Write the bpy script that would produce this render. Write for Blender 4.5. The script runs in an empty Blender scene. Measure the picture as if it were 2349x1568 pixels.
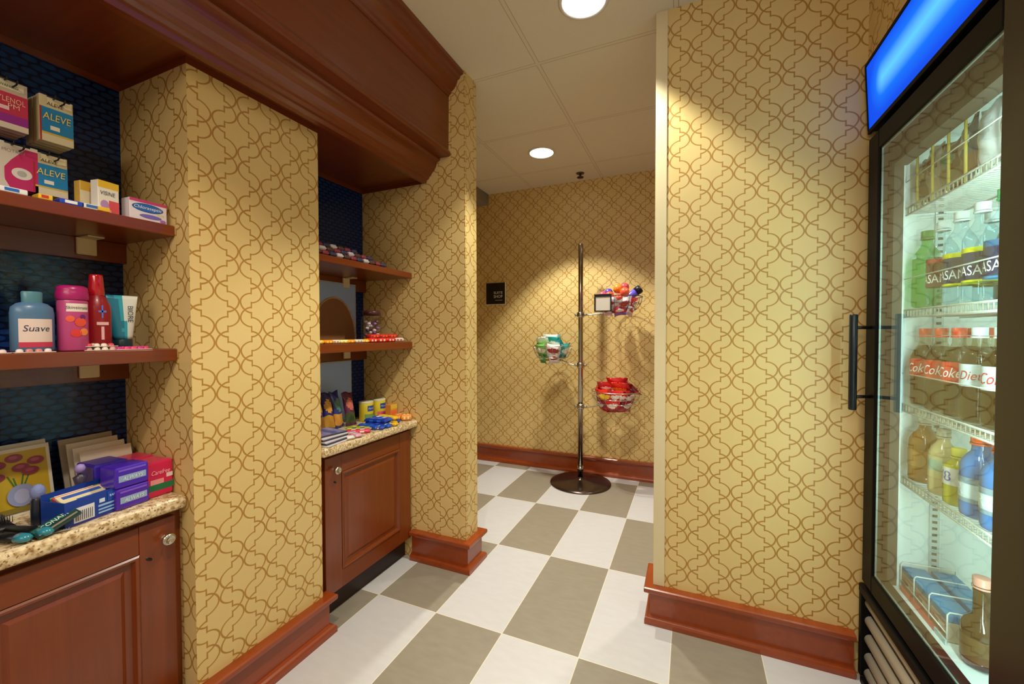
import bpy, bmesh, math, random
from mathutils import Vector, Matrix, Euler
SC = bpy.context.scene
COL = SC.collection
PI = math.pi
R = math.radians

# ------------------------------------------------------------------ camera
CAM = Vector((0.6692, -1.4402, 1.1742))
YAW, PITCH, ROLL, FPX = -0.4088, 0.0216, -0.0018, 945.48
fw = Vector((math.sin(YAW)*math.cos(PITCH), math.cos(YAW)*math.cos(PITCH), -math.sin(PITCH)))
r0 = Vector((math.cos(YAW), -math.sin(YAW), 0)); u0 = r0.cross(fw)
rt = math.cos(ROLL)*r0 + math.sin(ROLL)*u0
up = -math.sin(ROLL)*r0 + math.cos(ROLL)*u0
cd = bpy.data.cameras.new('camera'); cam = bpy.data.objects.new('camera', cd); COL.objects.link(cam)
cam.matrix_world = Matrix(((rt.x, up.x, -fw.x, CAM.x), (rt.y, up.y, -fw.y, CAM.y), (rt.z, up.z, -fw.z, CAM.z), (0, 0, 0, 1)))
cd.sensor_width = 36.0; cd.lens = 36.0*FPX/2349.0; cd.clip_start = 0.02; cd.clip_end = 50
SC.camera = cam

# ------------------------------------------------------------------ world and exposure
SC.view_settings.view_transform = 'Standard'; SC.view_settings.look = 'None'
SC.view_settings.gamma = 1.0; SC.view_settings.use_curve_mapping = False
SC.view_settings.exposure = 0.0
W = bpy.data.worlds.new('world'); SC.world = W; W.use_nodes = True
W.node_tree.nodes['Background'].inputs[0].default_value = (1.0, 0.93, 0.82, 1)
W.node_tree.nodes['Background'].inputs[1].default_value = 0.44

def lamp(name, kind, loc, power, color=(1, .9, .75), rot=(0, 0, 0), **k):
    d = bpy.data.lights.new(name, kind); d.energy = power; d.color = color
    for a, b in k.items(): setattr(d, a, b)
    o = bpy.data.objects.new(name, d); COL.objects.link(o); o.location = loc; o.rotation_euler = rot
    return o
# recessed cans: position, power, half cone in degrees
CEIL = 2.44
CANS = [((0.287, 0.135), 108), ((-0.30, 1.325), 140), ((0.30, -1.15), 86), ((0.95, 1.30), 66), ((-0.55, 0.95), 12)]
for i, ((x, y), p) in enumerate(CANS[:4]):
    lamp('downlight_beam', 'SPOT', (x, y, CEIL-0.012), p, ((.98, 1.0, .87), (.99, .99, .87), (1.0, .90, .75), (1.0, .96, .84))[i], rot=(0, R(-7 if i == 1 else 0), 0), spot_size=R((104, 94, 112, 94)[i]), spot_blend=0.35, shadow_soft_size=0.04)
# added soft fill, unseen, standing in for the lobby's ceiling lights behind the camera
lamp('lobby_fill_light', 'AREA', (0.5, -2.6, 2.40), 42, (1.0, .88, .72), rot=(R(28), 0, 0), shape='RECTANGLE', size=1.8, size_y=1.0)
# cooler's own tubes
lamp('cooler_tube_light', 'AREA', (1.60, -0.30, 1.745), 4.4, (.78, 1.0, .97), rot=(0, 0, 0), shape='RECTANGLE', size=0.5, size_y=0.12)
lamp('cooler_tube_light', 'AREA', (1.262, -0.375, 1.05), 9.5, (.78, 1.0, .97), rot=(R(90), 0, R(-25)), shape='RECTANGLE', size=0.04, size_y=1.2)

# ------------------------------------------------------------------ materials
def lin(c):
    c = c/255.0
    return c/12.92 if c <= 0.04045 else ((c+0.055)/1.055)**2.4
def rgb(h):
    h = h.lstrip('#'); return (lin(int(h[0:2], 16)), lin(int(h[2:4], 16)), lin(int(h[4:6], 16)), 1)
MATS = {}
def mat(h, rough=0.5, metal=0.0, coat=0.0, trans=0.0, ior=1.45, emit=None, estr=1.0, noise=0.0, bump=0.0, nscale=40.0, alpha=1.0, key=None):
    k = key or (h, rough, metal, coat, trans, emit, estr, noise, bump, nscale, alpha)
    if k in MATS: return MATS[k]
    m = bpy.data.materials.new('m_' + str(len(MATS))); m.use_nodes = True
    nt = m.node_tree; b = nt.nodes['Principled BSDF']
    b.inputs['Base Color'].default_value = rgb(h); b.inputs['Roughness'].default_value = rough
    b.inputs['Metallic'].default_value = metal; b.inputs['Coat Weight'].default_value = coat
    b.inputs['Coat Roughness'].default_value = 0.08
    b.inputs['Transmission Weight'].default_value = trans; b.inputs['IOR'].default_value = ior
    b.inputs['Alpha'].default_value = alpha
    if emit:
        b.inputs['Emission Color'].default_value = rgb(emit); b.inputs['Emission Strength'].default_value = estr
    if noise or bump:
        tc = nt.nodes.new('ShaderNodeTexCoord'); n = nt.nodes.new('ShaderNodeTexNoise')
        n.inputs['Scale'].default_value = nscale; n.inputs['Detail'].default_value = 4
        nt.links.new(tc.outputs['Object'], n.inputs['Vector'])
        if noise:
            mx = nt.nodes.new('ShaderNodeMix'); mx.data_type = 'RGBA'; mx.blend_type = 'MULTIPLY'
            mx.inputs[0].default_value = noise; mx.inputs[6].default_value = rgb(h)
            nt.links.new(n.outputs['Color'], mx.inputs[7]); nt.links.new(mx.outputs[2], b.inputs['Base Color'])
        if bump:
            bp = nt.nodes.new('ShaderNodeBump'); bp.inputs['Strength'].default_value = bump; bp.inputs['Distance'].default_value = 0.002
            nt.links.new(n.outputs['Fac'], bp.inputs['Height']); nt.links.new(bp.outputs[0], b.inputs['Normal'])
    MATS[k] = m
    return m

class NT:
    """tiny helper to chain math nodes"""
    def __init__(s, m): s.m = m; m.use_nodes = True; s.t = m.node_tree; s.b = s.t.nodes['Principled BSDF']
    def n(s, typ, **k):
        x = s.t.nodes.new(typ)
        for a, b in k.items(): setattr(x, a, b)
        return x
    def link(s, a, b): s.t.links.new(a, b)
    def M(s, op, a, b=None, c=None):
        x = s.n('ShaderNodeMath', operation=op)
        for i, v in enumerate((a, b, c)):
            if v is None: continue
            if isinstance(v, (int, float)): x.inputs[i].default_value = v
            else: s.link(v, x.inputs[i])
        return x.outputs[0]
    def mixc(s, f, a, b, blend='MIX'):
        x = s.n('ShaderNodeMix', data_type='RGBA', blend_type=blend)
        if isinstance(f, (int, float)): x.inputs[0].default_value = f
        else: s.link(f, x.inputs[0])
        for i, v in ((6, a), (7, b)):
            if isinstance(v, tuple): x.inputs[i].default_value = v
            else: s.link(v, x.inputs[i])
        return x.outputs[2]
    def step(s, d, t, soft):  # 1 where d<t
        x = s.n('ShaderNodeMapRange', interpolation_type='SMOOTHSTEP')
        s.link(d, x.inputs[0]); x.inputs[1].default_value = t-soft; x.inputs[2].default_value = t+soft
        x.inputs[3].default_value = 1; x.inputs[4].default_value = 0
        return x.outputs[0]

def trellis_paper():
    m = bpy.data.materials.new('trellis_wallpaper'); q = NT(m); M = q.M
    uv = q.n('ShaderNodeUVMap'); sp = q.n('ShaderNodeSeparateXYZ'); q.link(uv.outputs[0], sp.inputs[0])
    w, h = 0.0748, 0.1556
    X, Y = sp.outputs[0], sp.outputs[1]
    k = M('FLOOR', M('ADD', M('DIVIDE', X, w), 0.5))
    dx = M('SUBTRACT', X, M('MULTIPLY', k, w))
    par = M('FLOORED_MODULO', k, 2.0)
    yy = M('SUBTRACT', Y, M('MULTIPLY', par, h/2))
    l = M('FLOOR', M('ADD', M('DIVIDE', yy, h), 0.5))
    dy = M('SUBTRACT', yy, M('MULTIPLY', l, h))
    u = M('ABSOLUTE', dx)
    def ring(sgn):
        v = M('MULTIPLY', dy, sgn)
        vr = M('SUBTRACT', v, 0.026)
        b = M('ADD', 0.0345, M('MULTIPLY', M('GREATER_THAN', vr, 0.0), -0.0065))
        ex = M('DIVIDE', M('SUBTRACT', u, w/2), 0.0352)
        ey = M('DIVIDE', vr, b)
        # superellipse gives the squarish lobes of the print
        e = M('POWER', M('ADD', M('POWER', M('ABSOLUTE', ex), 1.82), M('POWER', M('ABSOLUTE', ey), 1.82)), 1/1.82)
        return M('MULTIPLY', M('ABSOLUTE', M('SUBTRACT', e, 1.0)), 0.030)
    d = M('MINIMUM', ring(1.0), ring(-1.0))
    va = M('ABSOLUTE', dy)
    # vertical steps where strap offsets meet half way between columns
    def seg(c0, hl):
        return M('MAXIMUM', M('ABSOLUTE', M('SUBTRACT', u, w/2)), M('SUBTRACT', M('ABSOLUTE', M('SUBTRACT', va, c0)), hl))
    s1 = seg(0.0163, 0.0085); s2 = seg(h/2-0.0163, 0.0085)
    d = M('MINIMUM', d, M('MINIMUM', s1, s2))
    line = q.step(d, 0.0022, 0.0008)
    n = q.n('ShaderNodeTexNoise'); n.inputs['Scale'].default_value = 3.0; q.link(uv.outputs[0], n.inputs['Vector'])
    ground = q.mixc(n.outputs['Fac'], rgb('#D4B777'), rgb('#DBC083'))
    # strap interior is a hair pinker than cell
    c = q.mixc(line, ground, rgb('#A97C37'))
    q.link(c, q.b.inputs['Base Color'])
    q.b.inputs['Roughness'].default_value = 0.42; q.b.inputs['Specular IOR Level'].default_value = 0.45
    wv = q.n('ShaderNodeTexNoise'); wv.inputs['Scale'].default_value = 900; q.link(uv.outputs[0], wv.inputs['Vector'])
    bp = q.n('ShaderNodeBump'); bp.inputs['Strength'].default_value = 0.12; bp.inputs['Distance'].default_value = 0.0005
    q.link(wv.outputs['Fac'], bp.inputs['Height']); q.link(bp.outputs[0], q.b.inputs['Normal'])
    return m
def blue_tile():
    m = bpy.data.materials.new('navy_lozenge_wallcovering'); q = NT(m); M = q.M
    uv = q.n('ShaderNodeUVMap'); sp = q.n('ShaderNodeSeparateXYZ'); q.link(uv.outputs[0], sp.inputs[0])
    X, Y = sp.outputs[0], sp.outputs[1]
    w, h = 0.036, 0.0165
    r = M('FLOOR', M('DIVIDE', Y, h)); dy = M('SUBTRACT', M('SUBTRACT', Y, M('MULTIPLY', r, h)), h/2)
    xs = M('ADD', X, M('MULTIPLY', M('FLOORED_MODULO', r, 2.0), w/2))
    k = M('FLOOR', M('DIVIDE', xs, w)); dx = M('SUBTRACT', M('SUBTRACT', xs, M('MULTIPLY', k, w)), w/2)
    e = M('ADD', M('POWER', M('ABSOLUTE', M('DIVIDE', dx, 0.0155)), 2.4), M('POWER', M('ABSOLUTE', M('DIVIDE', dy, 0.0066)), 2.4))
    f = q.step(e, 1.0, 0.25)
    c = q.mixc(f, rgb('#061038'), rgb('#17356F'))
    q.link(c, q.b.inputs['Base Color']); q.b.inputs['Roughness'].default_value = 0.16; q.b.inputs['Specular IOR Level'].default_value = 0.35
    bp = q.n('ShaderNodeBump'); bp.inputs['Strength'].default_value = 0.25; bp.inputs['Distance'].default_value = 0.001
    q.link(f, bp.inputs['Height']); q.link(bp.outputs[0], q.b.inputs['Normal'])
    return m
def floor_mat():
    m = bpy.data.materials.new('checker_floor'); q = NT(m); M = q.M
    tc = q.n('ShaderNodeTexCoord'); sp = q.n('ShaderNodeSeparateXYZ'); q.link(tc.outputs['Object'], sp.inputs[0])
    a, b = 0.3048, 0.6096
    i = M('FLOOR', M('DIVIDE', sp.outputs[0], a)); j = M('FLOOR', M('DIVIDE', sp.outputs[1], b))
    par = M('FLOORED_MODULO', M('ADD', i, j), 2.0)
    fx = M('SUBTRACT', sp.outputs[0], M('MULTIPLY', i, a)); fy = M('SUBTRACT', sp.outputs[1], M('MULTIPLY', j, b))
    ed = M('MINIMUM', M('MINIMUM', fx, M('SUBTRACT', a, fx)), M('MINIMUM', fy, M('SUBTRACT', b, fy)))
    g = q.step(ed, 0.0016, 0.0006)
    n = q.n('ShaderNodeTexNoise'); n.inputs['Scale'].default_value = 14; n.inputs['Detail'].default_value = 6
    mp = q.n('ShaderNodeMapping'); mp.inputs['Scale'].default_value = (1, 3, 1)
    q.link(tc.outputs['Object'], mp.inputs[0]); q.link(mp.outputs[0], n.inputs['Vector'])
    grey = q.mixc(n.outputs['Fac'], rgb('#857B6D'), rgb('#978D7D'))
    white = q.mixc(n.outputs['Fac'], rgb('#BFBBBC'), rgb('#CBC8C9'))
    c = q.mixc(par, grey, white); c = q.mixc(g, c, rgb('#DCD3C0'))
    q.link(c, q.b.inputs['Base Color'])
    rr = M('ADD', 0.28, M('MULTIPLY', n.outputs['Fac'], 0.12)); q.link(rr, q.b.inputs['Roughness'])
    bp = q.n('ShaderNodeBump'); bp.inputs['Strength'].default_value = 0.3; bp.inputs['Distance'].default_value = 0.001; bp.invert = True
    q.link(g, bp.inputs['Height']); q.link(bp.outputs[0], q.b.inputs['Normal'])
    return m
def ceil_mat():
    m = bpy.data.materials.new('lay_in_ceiling'); q = NT(m); M = q.M
    tc = q.n('ShaderNodeTexCoord'); sp = q.n('ShaderNodeSeparateXYZ'); q.link(tc.outputs['Object'], sp.inputs[0])
    def dist(c, off):
        t = M('SUBTRACT', c, off); k = M('FLOOR', M('ADD', M('DIVIDE', t, 0.6096), 0.5))
        return M('ABSOLUTE', M('SUBTRACT', t, M('MULTIPLY', k, 0.6096)))
    d = M('MINIMUM', dist(sp.outputs[0], 0.0), dist(sp.outputs[1], 0.415))
    bar = q.step(d, 0.0085, 0.0005); edge = q.step(M('ABSOLUTE', M('SUBTRACT', d, 0.0092)), 0.0014, 0.0006)
    n = q.n('ShaderNodeTexNoise'); n.inputs['Scale'].default_value = 220; q.link(tc.outputs['Object'], n.inputs['Vector'])
    tile = q.mixc(n.outputs['Fac'], rgb('#D8CCB2'), rgb('#E0D6BE'))
    c = q.mixc(bar, tile, rgb('#DACFB6')); c = q.mixc(edge, c, rgb('#B5A788'))
    q.link(c, q.b.inputs['Base Color']); q.b.inputs['Roughness'].default_value = 0.85
    bp = q.n('ShaderNodeBump'); bp.inputs['Strength'].default_value = 0.5; bp.inputs['Distance'].default_value = 0.003
    q.link(bar, bp.inputs['Height']); q.link(bp.outputs[0], q.b.inputs['Normal'])
    return m
def wood_mat(name, c1, c2, rough=0.28, axis=1):
    m = bpy.data.materials.new(name); q = NT(m); M = q.M
    tc = q.n('ShaderNodeTexCoord'); mp = q.n('ShaderNodeMapping')
    s = [26, 26, 26]; s[axis] = 1.6; mp.inputs['Scale'].default_value = s
    q.link(tc.outputs['Object'], mp.inputs[0])
    n = q.n('ShaderNodeTexNoise'); n.inputs['Scale'].default_value = 1.6; n.inputs['Detail'].default_value = 8; n.inputs['Distortion'].default_value = 0.6
    q.link(mp.outputs[0], n.inputs['Vector'])
    c = q.mixc(n.outputs['Fac'], rgb(c1), rgb(c2)); q.link(c, q.b.inputs['Base Color'])
    q.b.inputs['Roughness'].default_value = rough; q.b.inputs['Coat Weight'].default_value = 0.35; q.b.inputs['Coat Roughness'].default_value = 0.18
    return m
def granite_mat():
    m = bpy.data.materials.new('speckled_laminate'); q = NT(m); M = q.M
    tc = q.n('ShaderNodeTexCoord')
    v = q.n('ShaderNodeTexVoronoi'); v.inputs['Scale'].default_value = 300; q.link(tc.outputs['Object'], v.inputs['Vector'])
    n = q.n('ShaderNodeTexNoise'); n.inputs['Scale'].default_value = 90; n.inputs['Detail'].default_value = 8; q.link(tc.outputs['Object'], n.inputs['Vector'])
    r = q.n('ShaderNodeValToRGB'); q.link(n.outputs['Fac'], r.inputs[0])
    e = r.color_ramp.elements; e[0].position = 0.36; e[0].color = rgb('#A58659'); e[1].position = 0.62; e[1].color = rgb('#E6D3AE')
    x = e.new(0.47); x.color = rgb('#CFB68D')
    sp = q.n('ShaderNodeSeparateColor'); q.link(v.outputs['Color'], sp.inputs[0])
    f = q.step(sp.outputs[0], 0.09, 0.01)
    c = q.mixc(f, r.outputs[0], rgb('#8A6B46')); q.link(c, q.b.inputs['Base Color'])
    q.b.inputs['Roughness'].default_value = 0.3
    return m
def glass_mat(name, tint=(0.93, 0.98, 0.96, 1), ior=1.5, boost=1.0, rough=0.0):
    m = bpy.data.materials.new(name); m.use_nodes = True; t = m.node_tree; t.nodes.clear()
    o = t.nodes.new('ShaderNodeOutputMaterial'); mx = t.nodes.new('ShaderNodeMixShader')
    tr = t.nodes.new('ShaderNodeBsdfTransparent'); tr.inputs[0].default_value = tint
    gl = t.nodes.new('ShaderNodeBsdfGlossy'); gl.inputs['Roughness'].default_value = rough
    fr = t.nodes.new('ShaderNodeFresnel'); ge = t.nodes.new('ShaderNodeNewGeometry'); im = t.nodes.new('ShaderNodeMix'); im.inputs[2].default_value = ior; im.inputs[3].default_value = 1.0/ior
    t.links.new(ge.outputs['Backfacing'], im.inputs[0]); t.links.new(im.outputs[0], fr.inputs[0])
    ml = t.nodes.new('ShaderNodeMath'); ml.operation = 'MULTIPLY'; ml.inputs[1].default_value = boost; ml.use_clamp = True
    t.links.new(fr.outputs[0], ml.inputs[0]); t.links.new(ml.outputs[0], mx.inputs[0])
    t.links.new(tr.outputs[0], mx.inputs[1]); t.links.new(gl.outputs[0], mx.inputs[2]); t.links.new(mx.outputs[0], o.inputs[0])
    return m
PAPER = trellis_paper(); BLUE = blue_tile(); FLOOR = floor_mat(); CEILM = ceil_mat()
WOOD = wood_mat('cherry_wood_long', '#602708', '#82390D', 0.3, 1)
WOODX = wood_mat('cherry_wood_cross', '#602708', '#82390D', 0.3, 0)
WOODV = wood_mat('cherry_wood_upright', '#632908', '#843B0E', 0.3, 2)
WOODBB = wood_mat('cherry_baseboard', '#7C3009', '#9C4413', 0.28, 1)
GRAN = granite_mat()
CHROME = mat('#B8B4AE', 0.18, 1.0); STEEL = mat('#8E8478', 0.25, 1.0); BLACKM = mat('#0B0B0C', 0.35)
DARK = mat('#15100D', 0.5); PAINT = mat('#D9C8A0', 0.5); GREYP = mat('#8E8578', 0.7)
KNOB = mat('#CFC8BC', 0.22, 1.0)
WIRE = mat('#C9C4BA', 0.25, 1.0)
PANE = glass_mat('cooler_glass', (0.90, 0.97, 0.94, 1), 1.5, 1.5)
CLEAR = glass_mat('clear_plastic', (0.97, 0.985, 0.99, 1), 1.3, 1.0, 0.02)

# ------------------------------------------------------------------ mesh helpers
class MB:
    def __init__(s): s.bm = bmesh.new(); s.mats = []
    def mi(s, m):
        if m not in s.mats: s.mats.append(m)
        return s.mats.index(m)
    def faces_since(s, n): s.bm.faces.ensure_lookup_table(); return s.bm.faces[n:]
    def box(s, x0, x1, y0, y1, z0, z1, m, bev=0.0, seg=2, xf=None):
        n = len(s.bm.faces)
        g = bmesh.ops.create_cube(s.bm, size=1.0)
        vs = g['verts']
        for v in vs:
            v.co = Vector(((x0+x1)/2 + v.co.x*(x1-x0), (y0+y1)/2 + v.co.y*(y1-y0), (z0+z1)/2 + v.co.z*(z1-z0)))
        if bev > 0:
            bev = min(bev, abs(x1-x0)*.45, abs(y1-y0)*.45, abs(z1-z0)*.45)
            es = list({e for v in vs for e in v.link_edges})
            r = bmesh.ops.bevel(s.bm, geom=es, offset=bev, segments=seg, affect='EDGES', profile=0.5)
            vs = list({v for f in r['faces'] for v in f.verts} | {v for v in vs if v.is_valid})
        if xf is not None:
            for v in vs: v.co = xf @ v.co
        i = s.mi(m)
        for f in {f for v in vs for f in v.link_faces}: f.material_index = i; f.smooth = False
        return vs
    def quad(s, pts, m):
        vs = [s.bm.verts.new(p) for p in pts]; f = s.bm.faces.new(vs); f.material_index = s.mi(m); return f
    def lathe(s, prof, m, seg=24, c=(0, 0, 0), smooth=True, xf=None, cap=True, sx=1.0, sy=1.0):
        i = s.mi(m); rings = []
        for r, z in prof:
            ring = []
            for k in range(seg):
                a = 2*PI*k/seg; p = Vector((c[0]+r*sx*math.cos(a), c[1]+r*sy*math.sin(a), c[2]+z))
                if xf is not None: p = xf @ p
                ring.append(s.bm.verts.new(p))
            rings.append(ring)
        for a, b in zip(rings, rings[1:]):
            for k in range(seg):
                f = s.bm.faces.new((a[k], a[(k+1) % seg], b[(k+1) % seg], b[k])); f.material_index = i; f.smooth = smooth
        if cap:
            if prof[0][0] > 1e-5: f = s.bm.faces.new(rings[0][::-1]); f.material_index = i
            if prof[-1][0] > 1e-5: f = s.bm.faces.new(rings[-1]); f.material_index = i
    def tube(s, pts, r, m, seg=8, closed=False):
        i = s.mi(m); pts = [Vector(p) for p in pts]; n = len(pts); rings = []
        prevn = None
        for k in range(n):
            if closed: t = (pts[(k+1) % n]-pts[k-1]).normalized()
            else: t = (pts[min(k+1, n-1)]-pts[max(k-1, 0)]).normalized()
            if prevn is None:
                a = Vector((0, 0, 1)) if abs(t.z) < .9 else Vector((1, 0, 0)); nn = t.cross(a).normalized()
            else:
                nn = (prevn - t*prevn.dot(t)).normalized()
            prevn = nn; bb = t.cross(nn)
            rings.append([s.bm.verts.new(pts[k] + r*(math.cos(2*PI*j/seg)*nn + math.sin(2*PI*j/seg)*bb)) for j in range(seg)])
        rng = range(n) if closed else range(n-1)
        for k in rng:
            a, b = rings[k], rings[(k+1) % n]
            for j in range(seg):
                f = s.bm.faces.new((a[j], a[(j+1) % seg], b[(j+1) % seg], b[j])); f.material_index = i; f.smooth = True
        if not closed:
            for rg in (rings[0][::-1], rings[-1]): f = s.bm.faces.new(rg); f.material_index = i
    def sweep(s, path, prof, m, closed_prof=True):
        """path: list of (x,y) wall plane points; prof: (offset to the left of travel, z); mitred"""
        i = s.mi(m); P = [Vector(p) for p in path]; rings = []
        for k in range(len(P)):
            d0 = (P[k]-P[k-1]).normalized() if k else None
            d1 = (P[k+1]-P[k]).normalized() if k < len(P)-1 else None
            n0 = Vector((-d0.y, d0.x)) if d0 else None; n1 = Vector((-d1.y, d1.x)) if d1 else None
            if n0 is None: nn = n1
            elif n1 is None: nn = n0
            else: nn = (n0+n1)/(1+n0.dot(n1))
            rings.append([s.bm.verts.new((P[k].x+nn.x*o, P[k].y+nn.y*o, z)) for o, z in prof])
        q = len(prof)
        for a, b in zip(rings, rings[1:]):
            for j in range(q):
                f = s.bm.faces.new((a[j], b[j], b[(j+1) % q], a[(j+1) % q])); f.material_index = i
        s.bm.faces.new(rings[0]).material_index = i; s.bm.faces.new(rings[-1][::-1]).material_index = i
    def build(s, name, parent=None, uvo=(0, 0), loc=None, rot=None, fix=True):
        bm = s.bm
        if fix: bmesh.ops.recalc_face_normals(bm, faces=bm.faces[:])
        bm.normal_update()
        uvl = bm.loops.layers.uv.new('UVMap')
        for f in bm.faces:
            n = f.normal; ax = max(range(3), key=lambda a: abs(n[a]))
            for l in f.loops:
                c = l.vert.co
                a, b = (c.y, c.z) if ax == 0 else (c.x, c.z) if ax == 1 else (c.x, c.y)
                l[uvl].uv = (a-uvo[0], b-uvo[1])
        me = bpy.data.meshes.new(name); bm.to_mesh(me); bm.free()
        for m in s.mats: me.materials.append(m)
        o = bpy.data.objects.new(name, me); COL.objects.link(o)
        if parent is not None: o.parent = parent
        if loc is not None: o.location = loc
        if rot is not None: o.rotation_euler = rot
        return o
def tag(o, label, cat, group=None, kind=None):
    o['label'] = label; o['category'] = cat
    if group: o['group'] = group
    if kind: o['kind'] = kind
    return o
def thing(name, label, cat, loc=(0, 0, 0), rz=0.0, group=None, rot=None):
    o = bpy.data.objects.new(name, None); COL.objects.link(o); o.location = loc
    o.rotation_euler = rot if rot else (0, 0, rz); o.empty_display_size = 0.05
    return tag(o, label, cat, group)
def struct(o): o['kind'] = 'structure'; return o
def plabel(o, s): o['label'] = s; return o
def copy_tree(o, parent=None, **k):
    c = o.copy(); COL.objects.link(c)
    if parent is not None: c.parent = parent
    for ch in list(o.children): copy_tree(ch, c)
    return c
def again(o, loc, rz, label, group=None):
    c = copy_tree(o); c.location = loc; c.rotation_euler = (0, 0, rz) if not isinstance(rz, tuple) else rz; c['label'] = label
    if group: c['group'] = group
    return c
_tx = {}
def text(name, body, w, m, parent, loc, h=None, rot=(PI/2, 0, 0), shear=0.0, ext=0.0003, bold=0.0):
    """lettering as a mesh: centred on loc, width w, standing upright facing local -Y"""
    cu = bpy.data.curves.new(name, 'FONT'); cu.body = body; cu.align_x = 'CENTER'; cu.align_y = 'CENTER'
    cu.size = 1.0; cu.extrude = 0.0; cu.shear = shear; cu.offset = bold; cu.resolution_u = 3
    t = bpy.data.objects.new(name, cu); COL.objects.link(t)
    bpy.context.view_layer.update()
    dg = bpy.context.evaluated_depsgraph_get()
    me = bpy.data.meshes.new_from_object(t.evaluated_get(dg))
    bpy.data.objects.remove(t); bpy.data.curves.remove(cu)
    xs = [v.co.x for v in me.vertices]; ys = [v.co.y for v in me.vertices]
    if not xs: return None
    cx, cy = (min(xs)+max(xs))/2, (min(ys)+max(ys))/2; W_, H_ = max(xs)-min(xs), max(ys)-min(ys)
    sx = w/W_; sy = (h/H_) if h else sx
    for v in me.vertices: v.co = Vector(((v.co.x-cx)*sx, (v.co.y-cy)*sy, 0))
    me.materials.append(m); me.name = name
    o = bpy.data.objects.new(name, me); COL.objects.link(o); o.parent = parent; o.location = loc; o.rotation_euler = rot
    return o
def decals(parent, rects, y, name='printed_label'):
    """flat coloured print on the face at local y (front = -Y); rect=(x0,x1,z0,z1,material[,shape])"""
    b = MB()
    for k, r in enumerate(rects):
        x0, x1, z0, z1, m = r[:5]; yy = y-0.0002*(k+1)
        if len(r) > 5 and r[5] == 'o':
            pts = [((x0+x1)/2+(x1-x0)/2*math.cos(2*PI*t/28), yy, (z0+z1)/2+(z1-z0)/2*math.sin(2*PI*t/28)) for t in range(28)]
        elif len(r) > 5: pts = [(p[0], yy, p[1]) for p in r[5]]
        else: pts = [(x0, yy, z0), (x1, yy, z0), (x1, yy, z1), (x0, yy, z1)]
        b.quad(pts, m)
    return b.build(name, parent, fix=False)

# ------------------------------------------------------------------ room shell
b = MB(); b.box(-2.2, 2.4, -3.0, 2.2, -0.08, 0.0, FLOOR); struct(b.build('floor'))
b = MB(); b.box(-2.2, 2.4, -3.0, 2.2, CEIL, CEIL+0.08, CEILM); struct(b.build('ceiling'))
b = MB(); b.box(-2.2, 2.4, 1.963, 2.08, 0, CEIL, PAPER); struct(b.build('wall_back', uvo=(-.822, 1.761)))
b = MB(); b.box(-2.2, -1.64, 0.43, 1.963, 0, CEIL, PAPER); struct(b.build('wall_far_left'))
b = MB(); b.box(2.1, 2.4, 0.43, 1.963, 0, CEIL, PAPER); struct(b.build('wall_far_right'))
# left wall behind alcoves, navy covering on its face
b = MB(); b.box(-1.12, -0.985, -2.6, 0.321, 0, CEIL, BLUE); struct(b.build('wall_left'))
P1Y0, P1Y1, P1X = -0.726, -0.281, -0.637
SOF = 1.955
b = MB(); b.box(-0.985, P1X, P1Y0, P1Y1, 0, SOF, PAPER); struct(b.build('wall_pier', uvo=(-.586, 1.25)))
b = MB(); b.box(-1.64, -0.34, 0.32, 0.434, 0, CEIL, PAPER); struct(b.build('wall_pier', uvo=(-.605, 1.642)))
b = MB(); b.box(-0.985, P1X, -2.10, -1.66, 0, SOF, PAPER); struct(b.build('wall_pier', uvo=(-.586, 1.25)))
b = MB(); b.box(0.541, 2.4, 0.313, 0.434, 0, CEIL, PAPER); struct(b.build('wall_front_right', uvo=(.663, 1.947)))
b = MB(); b.box(1.207, 1.30, -0.47, 0.313, 2.062, CEIL, PAPER); b.box(1.207, 1.30, -3.0, -0.47, 0, CEIL, PAPER)
b.box(1.30, 2.1, -0.52, -0.47, 0, CEIL, PAINT); b.box(1.30, 2.1, -0.47, 0.313, 2.062, 2.10, PAINT); b.box(2.02, 2.1, -0.47, 0.313, 0, 2.06, PAINT)
struct(b.build('wall_right', uvo=(-.02, 1.947)))
# painted corner strip on the end of the right stub wall
b = MB(); b.box(0.536, 0.5795, 0.3095, 0.313, 0.15, CEIL, PAINT, 0.0012, 1); b.box(0.5365, 0.541, 0.313, 0.434, 0.15, CEIL, PAINT)
struct(b.build('trim_1'))
b = MB(); b.box(-1.64, -1.035, 0.9, 1.963, 2.345, CEIL, GREYP); struct(b.build('trim_2'))
BB = [(0, 0), (.036, 0), (.036, .018), (.033, .026), (.026, .031), (.016, .035), (.016, .116), (.019, .124), (.027, .128), (.036, .129), (.038, .134), (.038, .146), (.034, .150), (0, .150)]
def baseboard(name, path):
    b = MB(); b.sweep(path, BB, WOODBB); return struct(b.build(name))
baseboard('baseboard_pier_near', [(-.662, P1Y0), (P1X, P1Y0), (P1X, P1Y1), (-.657, P1Y1)][::-1])
baseboard('baseboard_pier_far', [(-.658, .32), (-.34, .32), (-.34, .434), (-1.63, .434)][::-1])
baseboard('baseboard_right', [(1.19, .313), (.541, .313), (.541, .434), (2.09, .434)])
baseboard('baseboard_back', [(2.09, 1.963), (-1.63, 1.963)])

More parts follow.
